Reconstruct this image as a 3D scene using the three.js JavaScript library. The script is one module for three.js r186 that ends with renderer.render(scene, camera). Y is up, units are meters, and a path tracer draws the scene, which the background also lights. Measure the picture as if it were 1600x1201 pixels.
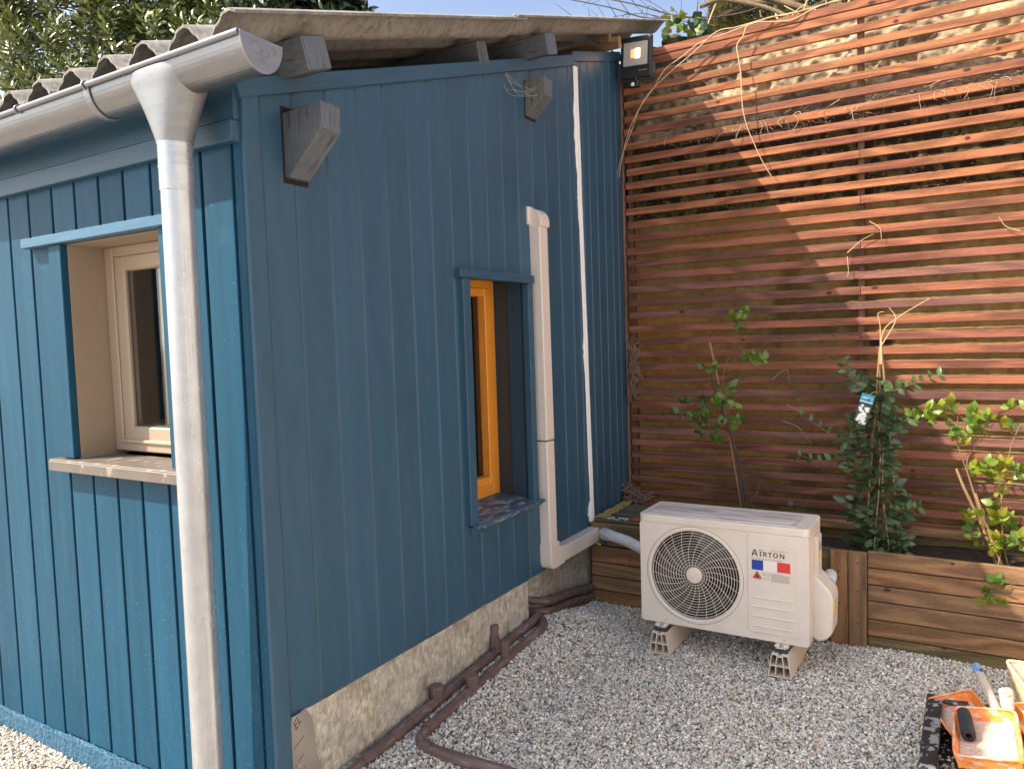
import * as THREE from 'three';
import { mergeGeometries, mergeVertices, toCreasedNormals } from 'three/addons/utils/BufferGeometryUtils.js';
import { RoundedBoxGeometry } from 'three/addons/geometries/RoundedBoxGeometry.js';
import { RectAreaLightUniformsLib } from 'three/addons/lights/RectAreaLightUniformsLib.js';

// ------------------------------------------------------------------ camera, sky, sun, exposure
const scene = new THREE.Scene();
const camera = new THREE.PerspectiveCamera(53.73, 1024 / 768, 0.05, 500);
camera.position.set(1.928, 1.6, 1.6025);
camera.rotation.set(-0.0627, 0.5485, -0.0326, 'YXZ');
scene.add(camera);

const renderer = new THREE.WebGLRenderer({ antialias: true });
renderer.toneMapping = THREE.LinearToneMapping;
renderer.toneMappingExposure = 2.9;
renderer.shadowMap.enabled = true;

const SUN = new THREE.Vector3(-1.25, 1.66, 1.0).normalize();
{
  const w = 512, h = 256, d = new Float32Array(w * h * 4), v = new THREE.Vector3();
  for (let j = 0; j < h; j++) for (let i = 0; i < w; i++) {
    const th = ((i + 0.5) / w - 0.5) * 2 * Math.PI, ph = ((j + 0.5) / h - 0.5) * Math.PI;
    v.set(Math.cos(ph) * Math.cos(th), Math.sin(ph), Math.cos(ph) * Math.sin(th));
    const up = Math.max(v.y, 0), hz = Math.exp(-up * 5.4), cs = Math.max(v.dot(SUN), 0);
    const glow = Math.pow(cs, 3) * 0.95 + Math.pow(cs, 40) * 1.4;
    const cl = Math.max(0, Math.sin(v.x * 5.1 + 1.3 + Math.sin(v.z * 7)) * Math.sin(v.y * 9 + v.z * 4.2 + Math.sin(v.x * 6)) - 0.15) * 0.16;
    const below = v.y < 0 ? 0.55 : 1, o = (j * w + i) * 4;
    d[o] = (0.032 + 0.90 * hz + glow + cl) * below;
    d[o + 1] = (0.10 + 0.78 * hz + glow * 0.93 + cl) * below;
    d[o + 2] = (0.24 + 0.54 * hz + glow * 0.80 + cl) * below;
    d[o + 3] = 1;
  }
  const sky = new THREE.DataTexture(d, w, h, THREE.RGBAFormat, THREE.FloatType);
  sky.mapping = THREE.EquirectangularReflectionMapping;
  sky.magFilter = sky.minFilter = THREE.LinearFilter;
  sky.needsUpdate = true;
  scene.background = sky;
  scene.environment = sky;
}
const sun = new THREE.DirectionalLight(0xffeed8, 3.8);
sun.target.position.set(0, 0, -1.5);
sun.position.copy(SUN).multiplyScalar(20).add(sun.target.position);
sun.castShadow = true;
sun.shadow.mapSize.set(4096, 4096);
Object.assign(sun.shadow.camera, { left: -6, right: 6, top: 6, bottom: -6, near: 1, far: 50 });
sun.shadow.radius = 1;
scene.add(sun, sun.target);
RectAreaLightUniformsLib.init();

// ------------------------------------------------------------------ helpers
const V = (x, y, z) => new THREE.Vector3(x, y, z);
let seed_ = 12345;
const rnd = () => { seed_ = (seed_ + 0x6d2b79f5) | 0; let t = Math.imul(seed_ ^ (seed_ >>> 15), 1 | seed_); t = (t + Math.imul(t ^ (t >>> 7), 61 | t)) ^ t; return ((t ^ (t >>> 14)) >>> 0) / 4294967296; };
const rr = (a, b) => a + (b - a) * rnd();
const lerp = (a, b, t) => a + (b - a) * t, clamp = (x, a = 0, b = 1) => Math.min(b, Math.max(a, x));
const sstep = (a, b, x) => { const t = clamp((x - a) / (b - a)); return t * t * (3 - 2 * t); };
const hash = (x, y, s) => { let h = Math.imul(x, 374761393) + Math.imul(y, 668265263) + Math.imul(s, 1274126177); h = Math.imul(h ^ (h >>> 13), 1274126177); return ((h ^ (h >>> 16)) >>> 0) / 4294967296; };
// periodic value noise: px, py lattice periods
function vn(x, y, px, py, s) {
  const xi = Math.floor(x), yi = Math.floor(y), fx = x - xi, fy = y - yi;
  const u = fx * fx * (3 - 2 * fx), v = fy * fy * (3 - 2 * fy), m = (a, p) => ((a % p) + p) % p;
  const x0 = m(xi, px), x1 = m(xi + 1, px), y0 = m(yi, py), y1 = m(yi + 1, py);
  return lerp(lerp(hash(x0, y0, s), hash(x1, y0, s), u), lerp(hash(x0, y1, s), hash(x1, y1, s), u), v);
}
const fbm = (u, v, fx, fy, s, oct = 4) => { let a = 0, w = 0.5, t = 0; for (let i = 0; i < oct; i++) { a += w * vn(u * fx, v * fy, fx, fy, s + i * 17); t += w; w *= 0.5; fx *= 2; fy *= 2; } return a / t; };

function tex(w, h, fn, srgb = true) {
  const d = new Uint8Array(w * h * 4);
  for (let j = 0; j < h; j++) for (let i = 0; i < w; i++) {
    const c = fn((i + 0.5) / w, (j + 0.5) / h), o = (j * w + i) * 4;
    if (c.length) { d[o] = clamp(c[0]) * 255; d[o + 1] = clamp(c[1]) * 255; d[o + 2] = clamp(c[2]) * 255; } else d[o] = d[o + 1] = d[o + 2] = clamp(c) * 255;
    d[o + 3] = 255;
  }
  return dataTex(d, w, h, srgb);
}
function dataTex(d, w, h, srgb) {
  const t = new THREE.DataTexture(d, w, h);
  t.wrapS = t.wrapT = THREE.RepeatWrapping; t.magFilter = THREE.LinearFilter; t.minFilter = THREE.LinearMipmapLinearFilter; t.generateMipmaps = true;
  if (srgb) t.colorSpace = THREE.SRGBColorSpace;
  t.needsUpdate = true;
  return t;
}
const rep = (t, sx, sy) => { t.repeat.set(1 / sx, 1 / sy); return t; };      // sx, sy: metres per tile
const mix3 = (a, b, t) => [lerp(a[0], b[0], t), lerp(a[1], b[1], t), lerp(a[2], b[2], t)];

const numbers = {};
function numbered(n) { if (numbers[n] === undefined) { numbers[n] = 0; return n; } return n + '_' + String(++numbers[n]).padStart(3, '0'); }
function thing(name, label, category, pos = [0, 0, 0], group) {
  const o = new THREE.Group(); o.name = numbered(name); o.position.set(...pos); scene.add(o);
  o.userData = { label, category }; if (group) o.userData.group = group;
  return o;
}
function part(name, geo, mat, parent, label) {
  const m = new THREE.Mesh(geo, mat); m.name = name; parent.add(m);
  if (label) m.userData.label = label;
  return m;
}
// uv in metres from the dominant normal of each triangle; (ou, ov) shifts the pattern; swap lays the grain along y
function uvBox(g, axis = 'x', ou = 0, ov = 0) {
  if (g.index) g = g.toNonIndexed();
  const p = g.attributes.position, uv = new Float32Array(p.count * 2), a = V(), b = V(), c = V(), n = V();
  for (let i = 0; i < p.count; i += 3) {
    a.fromBufferAttribute(p, i); b.fromBufferAttribute(p, i + 1); c.fromBufferAttribute(p, i + 2);
    n.crossVectors(b.clone().sub(a), c.clone().sub(a));
    const ax = Math.abs(n.x), ay = Math.abs(n.y), az = Math.abs(n.z);
    [a, b, c].forEach((q, k) => {
      let u, v;
      const o = { x: q.x, y: q.y, z: q.z };
      const rest = ['x', 'y', 'z'].filter((k2) => k2 !== axis);
      const dom = ax >= ay && ax >= az ? 'x' : ay >= az ? 'y' : 'z';
      u = o[axis];
      if (dom === axis) { u = o[rest[0]]; v = o[rest[1]]; } else v = rest[0] === dom ? o[rest[1]] : o[rest[0]] + (rest[0] !== dom && rest[1] !== dom ? 0 : 0);
      uv[(i + k) * 2] = u + ou; uv[(i + k) * 2 + 1] = v + ov;
    });
  }
  g.setAttribute('uv', new THREE.BufferAttribute(uv, 2));
  return g;
}
// chamfered box, 44 triangles
function cbox(w, h, d, c = 0.003) {
  c = Math.min(c, w / 3, h / 3, d / 3);
  const P = [], H = [w / 2, h / 2, d / 2], pt = (s, ax) => [0, 1, 2].map((k) => s[k] * (k === ax ? H[k] : H[k] - c));
  const tri = (a, b, e) => { const n = V(...b).sub(V(...a)).cross(V(...e).sub(V(...a))), m = V(a[0] + b[0] + e[0], a[1] + b[1] + e[1], a[2] + b[2] + e[2]); n.dot(m) > 0 ? P.push(...a, ...b, ...e) : P.push(...a, ...e, ...b); };
  const quad = (a, b, e, f) => { tri(a, b, e); tri(a, e, f); };
  for (let ax = 0; ax < 3; ax++) for (const s of [-1, 1]) {
    const q = [[-1, -1], [1, -1], [1, 1], [-1, 1]].map(([m, n]) => { const t = []; t[ax] = s; t[(ax + 1) % 3] = m; t[(ax + 2) % 3] = n; return pt(t, ax); });
    quad(...q);
  }
  for (let ax = 0; ax < 3; ax++) { const b = (ax + 1) % 3, e = (ax + 2) % 3;
    for (const m of [-1, 1]) for (const n of [-1, 1]) { const t = (s) => { const r = []; r[ax] = s; r[b] = m; r[e] = n; return r; }; quad(pt(t(-1), b), pt(t(1), b), pt(t(1), e), pt(t(-1), e)); } }
  for (const x of [-1, 1]) for (const y of [-1, 1]) for (const z of [-1, 1]) tri(pt([x, y, z], 0), pt([x, y, z], 1), pt([x, y, z], 2));
  const g = new THREE.BufferGeometry(); g.setAttribute('position', new THREE.Float32BufferAttribute(P, 3)); g.computeVertexNormals();
  return g;
}
// box between two corners, grain along axis
function bx(x0, x1, y0, y1, z0, z1, axis = 'x', c = 0.003, ou = rr(0, 7), ov = rr(0, 7)) {
  const g = cbox(Math.abs(x1 - x0), Math.abs(y1 - y0), Math.abs(z1 - z0), c); g.translate((x0 + x1) / 2, (y0 + y1) / 2, (z0 + z1) / 2);
  return uvBox(g, axis, ou, ov);
}
// prism along y over a closed outline [[a, b], ...]; to(a, y, b) -> world; top and bottom may slope with a
function prism(outline, yb, yt, to, ou = rr(0, 5), ov = rr(0, 5)) {
  const P = [], U = []; let run = 0; const n = outline.length;
  const f = (y, a) => (typeof y === 'function' ? y(a) : y);
  for (let i = 0; i < n; i++) {
    const [a, b] = outline[i], [c, d] = outline[(i + 1) % n], len = Math.hypot(c - a, d - b);
    const q = [to(a, f(yb, a), b), to(c, f(yb, c), d), to(c, f(yt, c), d), to(a, f(yt, a), b)], u = [[f(yb, a), run], [f(yb, c), run + len], [f(yt, c), run + len], [f(yt, a), run]];
    for (const k of [0, 1, 2, 0, 2, 3]) { P.push(...q[k]); U.push(u[k][0] + ou, u[k][1] + ov); }
    run += len;
  }
  const tris = THREE.ShapeUtils.triangulateShape(outline.map(([a, b]) => new THREE.Vector2(a, b)), []);
  for (const [y, flip] of [[yt, 0], [yb, 1]]) for (const t of tris) for (const k of flip ? [t[2], t[1], t[0]] : t) { const [a, b] = outline[k]; P.push(...to(a, f(y, a), b)); U.push(a + ou, b + ov); }
  const g = new THREE.BufferGeometry(); g.setAttribute('position', new THREE.Float32BufferAttribute(P, 3)); g.setAttribute('uv', new THREE.Float32BufferAttribute(U, 2)); g.computeVertexNormals();
  return g;
}
function tube(pts, r, seg = 8, n = 0, taper = 0) {
  const curve = new THREE.CatmullRomCurve3(pts.map((p) => (p.isVector3 ? p : V(...p))), false, 'catmullrom', 0.5);
  n = n || Math.max(6, pts.length * 5);
  const g = new THREE.TubeGeometry(curve, n, r, seg, false);
  if (taper) { const p = g.attributes.position, q = V(), c = V(); for (let i = 0; i <= n; i++) { curve.getPointAt(i / n, c); const k = 1 - taper * i / n; for (let j = 0; j <= seg; j++) { const id = i * (seg + 1) + j; q.fromBufferAttribute(p, id).sub(c).multiplyScalar(k).add(c); p.setXYZ(id, q.x, q.y, q.z); } } }
  return g;
}
function capped(pts, r, seg = 14, n = 0) {     // tube with closed ends
  const g = tube(pts, r, seg, n), a = V(...pts[0]), b = V(...pts[pts.length - 1]), ends = [];
  for (const [p, q] of [[a, V(...pts[1])], [b, V(...pts[pts.length - 2])]]) { const e = new THREE.CircleGeometry(r, seg); e.lookAt(p.clone().sub(q)); e.translate(p.x, p.y, p.z); ends.push(e); }
  return mergeGeometries([g, ...ends].map((x) => (x.index ? x.toNonIndexed() : x)).map((x) => { for (const k of Object.keys(x.attributes)) if (!['position', 'normal', 'uv'].includes(k)) x.deleteAttribute(k); return x; }));
}
const merge = (list) => mergeGeometries(list.map((x) => { const g = x.index ? x.toNonIndexed() : x; for (const k of Object.keys(g.attributes)) if (!['position', 'normal', 'uv'].includes(k)) g.deleteAttribute(k); if (!g.attributes.uv) g.setAttribute('uv', new THREE.Float32BufferAttribute(new Float32Array(g.attributes.position.count * 2), 2)); if (!g.attributes.normal) g.computeVertexNormals(); return g; }));
const cyl = (r0, r1, h, seg = 24, open = false) => new THREE.CylinderGeometry(r0, r1, h, seg, 1, open);
const std = (o) => new THREE.MeshStandardMaterial(o);
const lin = (r, g, b) => new THREE.Color().setRGB(r, g, b);

// ------------------------------------------------------------------ textures and materials
const grainT = (s, fy, contrast, spots) => tex(1024, 256, (u, v) => {          // pale multiplier with lengthwise grain, knots
  const warp = fbm(u, v, 3, 2, s + 3, 3) * 0.35;
  const ring = Math.sin((v * fy + warp * 6 + fbm(u, v, 2, 4, s, 2) * 3) * 6.283) * 0.5 + 0.5;
  const fine = vn(u * 40, v * 256, 40, 256, s + 9) * 0.6 + vn(u * 120, v * 128, 120, 128, s + 11) * 0.4;
  let k = 1 - contrast * (ring * 0.45 + fine * 0.55), c = [k, k, k];
  const blot = sstep(0.52, 0.75, fbm(u, v, 4, 2, s + 21, 4));
  c = mix3(c, [k * spots[0], k * spots[1], k * spots[2]], blot * 0.75);
  for (let q = 0; q < 5; q++) { const ku = hash(q, 1, s), kv = hash(q, 2, s), du = Math.min(Math.abs(u - ku), 1 - Math.abs(u - ku)) * 4, dv = Math.min(Math.abs(v - kv), 1 - Math.abs(v - kv)), r = Math.hypot(du, dv * 1.2) / (0.018 + 0.02 * hash(q, 3, s)); if (r < 1.6) c = mix3(c, [0.28, 0.2, 0.17], sstep(1.6, 0.6, r) * 0.8); }
  return c;
});
const GT = [rep(grainT(5, 3, 0.45, [0.75, 0.68, 0.72]), 1.6, 0.3), rep(grainT(41, 4, 0.5, [1.08, 0.92, 0.8]), 1.4, 0.3), rep(grainT(77, 2, 0.4, [0.6, 0.6, 0.68]), 1.8, 0.3)];
const GN = rep(tex(512, 256, (u, v) => { const k = 0.72 + 0.35 * (vn(u * 18, v * 120, 18, 120, 15) * 0.5 + vn(u * 50, v * 256, 50, 256, 16) * 0.5) - 0.25 * sstep(0.6, 0.8, fbm(u, v, 6, 12, 17, 4)); return [k, k, k]; }), 0.6, 0.2);
const grainBump = rep(tex(1024, 256, (u, v) => vn(u * 30, v * 200, 30, 200, 3) * 0.6 + vn(u * 90, v * 90, 90, 90, 4) * 0.4, false), 1.2, 0.25);
const woodMat = (r, g, b, i, rough = 0.72) => std({ color: lin(r, g, b), map: GT[i % 3], bumpMap: grainBump, bumpScale: 0.0015, roughness: rough });
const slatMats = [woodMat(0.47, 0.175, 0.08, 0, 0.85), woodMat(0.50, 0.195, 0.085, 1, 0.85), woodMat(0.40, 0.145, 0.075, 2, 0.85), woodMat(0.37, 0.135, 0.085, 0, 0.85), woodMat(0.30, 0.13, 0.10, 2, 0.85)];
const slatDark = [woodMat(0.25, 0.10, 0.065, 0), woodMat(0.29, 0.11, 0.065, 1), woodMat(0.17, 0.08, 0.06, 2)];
const battenMat = woodMat(0.20, 0.095, 0.055, 1), rustPost = woodMat(0.30, 0.17, 0.12, 1);
const plantMats = [woodMat(0.41, 0.225, 0.105, 0), woodMat(0.44, 0.225, 0.10, 1), woodMat(0.36, 0.20, 0.10, 2)];
const mossyWood = std({ color: lin(0.25, 0.19, 0.085), map: GT[1], bumpMap: grainBump, bumpScale: 0.0015, roughness: 0.85 });

const paintTex = (s, specks) => tex(specks ? 1024 : 512, 512, (u, v) => {        // u runs up the plank
  const k = 0.95 + 0.07 * (fbm(u, v, 4, 12, s, 3) - 0.5) * 2 + 0.04 * (vn(u * 24, v * 160, 24, 160, s + 5) - 0.5);
  let c = [k, k, k];
  if (specks) {
    const cx = Math.floor(u * 400), cy = Math.floor(v * 80), q = hash(cx, cy, s + 1), lim = u < 0.3 ? 0.955 : 0.99;
    if (q > lim) { const e = (q - lim) / (1 - lim), r = Math.hypot(u * 400 - cx - 0.3 - 0.4 * hash(cx, cy, 8), v * 80 - cy - 0.3 - 0.4 * hash(cx, cy, 9)); if (r < 0.12 + 0.28 * e * e) c = mix3(c, [2.4, 1.75, 1.5], 0.35 + 0.6 * e); }
    const scuff = sstep(0.62, 0.8, fbm(u, v, 16, 10, s + 30, 4)); c = mix3(c, [k * 1.45, k * 1.18, k * 1.1], scuff * 0.35);
  }
  return c.map((x) => x * 0.36);
});
const paintBump = rep(tex(512, 512, (u, v) => 0.5 + 0.5 * (vn(u * 16, v * 200, 16, 200, 6) - 0.5) + 0.25 * (vn(u * 60, v * 120, 60, 120, 7) - 0.5), false), 1, 0.4);
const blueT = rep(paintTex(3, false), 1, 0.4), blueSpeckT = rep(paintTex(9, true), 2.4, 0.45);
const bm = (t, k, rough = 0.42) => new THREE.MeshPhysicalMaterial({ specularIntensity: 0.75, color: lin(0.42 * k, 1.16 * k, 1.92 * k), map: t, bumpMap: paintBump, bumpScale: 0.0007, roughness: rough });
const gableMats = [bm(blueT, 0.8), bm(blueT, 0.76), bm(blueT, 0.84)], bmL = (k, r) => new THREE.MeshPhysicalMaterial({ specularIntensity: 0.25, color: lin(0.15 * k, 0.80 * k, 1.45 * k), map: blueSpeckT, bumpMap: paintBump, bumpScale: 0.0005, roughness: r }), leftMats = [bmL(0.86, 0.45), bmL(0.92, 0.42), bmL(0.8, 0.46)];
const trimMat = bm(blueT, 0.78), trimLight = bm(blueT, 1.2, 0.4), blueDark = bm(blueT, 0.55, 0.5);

const blackWood = std({ color: lin(0.115, 0.135, 0.16), map: GN, bumpMap: grainBump, bumpScale: 0.002, roughness: 0.55 });
const greyBeam = std({ color: lin(0.14, 0.165, 0.195), map: GN, bumpMap: grainBump, bumpScale: 0.003, roughness: 0.55 });
const beamDusty = std({ color: lin(0.20, 0.205, 0.18), map: GN, bumpMap: grainBump, bumpScale: 0.003, roughness: 0.9 });
const slotM = std({ color: lin(0.012, 0.012, 0.012), roughness: 1 });
const inner = std({ color: lin(0.05, 0.048, 0.045), roughness: 0.95 });
const rawWood = std({ color: lin(0.36, 0.26, 0.14), map: GT[1], roughness: 0.8 });

const concreteT = rep(tex(1024, 512, (u, v) => {
  const a = fbm(u, v, 5, 3, 60, 5), st = fbm(u, v + u * 0.5, 34, 9, 62, 3), f = fbm(u, v, 60, 40, 61, 3);
  let c = mix3([0.60, 0.575, 0.53], [0.80, 0.78, 0.73], clamp(a * 0.7 + st * 0.6 - 0.2));
  c = mix3(c, [0.66, 0.62, 0.42], sstep(0.52, 0.75, fbm(u, v, 3, 3, 64, 4)) * 0.3);
  c = mix3(c, [0.50, 0.46, 0.40], sstep(0.58, 0.74, fbm(u, v, 7, 5, 65, 4)) * 0.45);
  const k = 0.80 + 0.40 * f; return [c[0] * k, c[1] * k, c[2] * k];
}), 1.3, 0.65);
const concreteB = rep(tex(512, 512, (u, v) => fbm(u + v * 0.3, v, 10, 22, 70, 4) * 0.7 + fbm(u, v, 60, 60, 71, 3) * 0.5, false), 0.7, 0.5);
const concrete = std({ map: concreteT, bumpMap: concreteB, bumpScale: 0.014, roughness: 0.95 });
const cementT = rep(tex(512, 512, (u, v) => { const a = fbm(u, v, 6, 6, 80, 5), f = fbm(u, v, 70, 70, 81, 2); let c = mix3([0.53, 0.50, 0.46], [0.63, 0.60, 0.55], a); c = mix3(c, [0.40, 0.38, 0.34], sstep(0.55, 0.75, fbm(u, v, 40, 36, 83, 4)) * 0.5); const k = 0.88 + 0.24 * f; return c.map((x) => x * k); }), 0.9, 0.9);
const fibreCement = std({ map: cementT, color: lin(0.78, 0.83, 0.90), bumpMap: concreteB, bumpScale: 0.002, roughness: 0.9, side: THREE.DoubleSide });

const zincT = rep(tex(512, 512, (u, v) => { const a = fbm(u, v, 3, 7, 90, 4), b = fbm(u, v, 6, 60, 91, 3), sp = sstep(0.8, 0.86, vn(u * 60, v * 60, 60, 60, 92)); const k = 0.72 + 0.07 * (a - 0.5) + 0.07 * (b - 0.5) - 0.03 * sp; return [k, k * 0.995, k * 0.99]; }), 0.9, 0.9);
const zincR = rep(tex(256, 256, (u, v) => 0.22 + 0.14 * fbm(u, v, 4, 10, 95, 4), false), 0.7, 0.7);
const zinc = std({ color: lin(0.44, 0.475, 0.52), map: zincT, roughnessMap: zincR, metalness: 0.8, roughness: 1, side: THREE.DoubleSide });
const zincPipe = std({ color: lin(0.92, 1.0, 1.09), map: zincT, roughnessMap: zincR, metalness: 0.6, roughness: 0.9, side: THREE.DoubleSide });
const zincDull = std({ color: lin(0.56, 0.61, 0.67), map: zincT, metalness: 0.75, roughness: 0.5, side: THREE.DoubleSide });

const beigeMat = std({ color: lin(0.30, 0.235, 0.17), bumpMap: paintBump, bumpScale: 0.0005, roughness: 0.55 });
const beigeFrame = std({ color: lin(0.34, 0.27, 0.20), roughness: 0.4 });
const beigeSillT = rep(tex(256, 256, (u, v) => { const k = 0.9 + 0.2 * fbm(u, v, 8, 8, 33, 4), w = sstep(0.68, 0.74, fbm(u, v, 14, 10, 35, 4)); return mix3([0.40 * k, 0.375 * k, 0.35 * k], [0.72, 0.68, 0.62], w * 0.5); }), 0.5, 0.5);
const beigeSill = std({ map: beigeSillT, roughness: 0.45, metalness: 0.1 });
const orangeMat = std({ color: lin(0.78, 0.30, 0.035), roughness: 0.35 });
const glass = new THREE.MeshPhysicalMaterial({ color: 0xffffff, transmission: 1, thickness: 0, roughness: 0.02, ior: 1.5 });
const curtainMat = std({ color: lin(0.30, 0.20, 0.13), roughness: 0.9 });
const screenMat = std({ color: lin(0.05, 0.05, 0.05), roughness: 0.9 });
const whitePVC = std({ color: lin(0.70, 0.625, 0.56), roughness: 0.34 });
const caulkMat = std({ color: lin(0.86, 0.86, 0.85), bumpMap: concreteB, bumpScale: 0.002, roughness: 0.6 });
const acT = rep(tex(256, 256, (u, v) => { const k = 0.97 + 0.06 * (fbm(u, v, 6, 6, 100, 4) - 0.5); return [k, k, k]; }), 0.6, 0.6);
const acMat = std({ color: lin(0.76, 0.68, 0.60), map: acT, roughness: 0.38 });
const acTopT = rep(tex(512, 256, (u, v) => { const d = sstep(0.45, 0.75, fbm(u, v, 5, 9, 104, 5)); return mix3([0.9, 0.88, 0.87], [0.66, 0.64, 0.63], d * 0.7); }), 0.8, 0.3);
const acTop = std({ color: lin(0.8, 0.76, 0.74), map: acTopT, roughness: 0.5 });
const darkIn = std({ color: lin(0.012, 0.012, 0.014), roughness: 0.8 });
const fanMat = std({ color: lin(0.05, 0.05, 0.052), roughness: 0.5 });
const steel = std({ color: lin(0.6, 0.6, 0.6), metalness: 0.9, roughness: 0.3 });
const rubber = std({ color: lin(0.03, 0.034, 0.04), roughness: 0.7 });
const footMat = std({ color: lin(0.70, 0.60, 0.50), roughness: 0.45 });
const brownT = rep(tex(256, 256, (u, v) => { const a = fbm(u, v, 6, 8, 110, 5), w = sstep(0.55, 0.8, fbm(u, v, 9, 4, 112, 4)); return mix3([0.38, 0.30, 0.28], [0.56, 0.50, 0.47], clamp(w * 0.7 + (a - 0.5) * 0.6)); }), 0.4, 0.4);
const brownPVC = std({ map: brownT, roughness: 0.5 });
const wrapT = rep(tex(256, 256, (u, v) => { const k = 0.86 + 0.1 * fbm(u, v, 6, 14, 120, 4); return [k, k, k * 1.01]; }), 0.3, 0.3);
const wrapMat = std({ map: wrapT, bumpMap: concreteB, bumpScale: 0.012, roughness: 0.5 });
const yellow = std({ color: lin(0.75, 0.55, 0.02), roughness: 0.5 });
const soilT = rep(tex(256, 256, (u, v) => { const k = 0.5 + fbm(u, v, 24, 24, 130, 4) * 0.7; return [0.22 * k, 0.17 * k, 0.13 * k]; }), 0.4, 0.4);
const soilMat = std({ map: soilT, bumpMap: concreteB, bumpScale: 0.03, roughness: 1 });
const twigMat = std({ color: lin(0.52, 0.38, 0.22), roughness: 0.8 }), dryTwig = std({ color: lin(0.38, 0.31, 0.25), roughness: 0.9 });
const barkMat = std({ color: lin(0.13, 0.09, 0.065), map: GT[0], roughness: 0.9 }), stemMat = std({ color: lin(0.20, 0.13, 0.075), roughness: 0.8 });
const caneMat = std({ color: lin(0.50, 0.33, 0.17), map: GT[1], roughness: 0.7 }), paleBark = std({ color: lin(0.40, 0.31, 0.19), map: GT[1], bumpMap: grainBump, bumpScale: 0.004, roughness: 0.9 });
const leafM = (r, g, b, t = 0.35, rough = 0.4) => new THREE.MeshPhysicalMaterial({ color: lin(r, g, b), roughness: rough, transmission: t, thickness: 0, side: THREE.DoubleSide });

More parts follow.
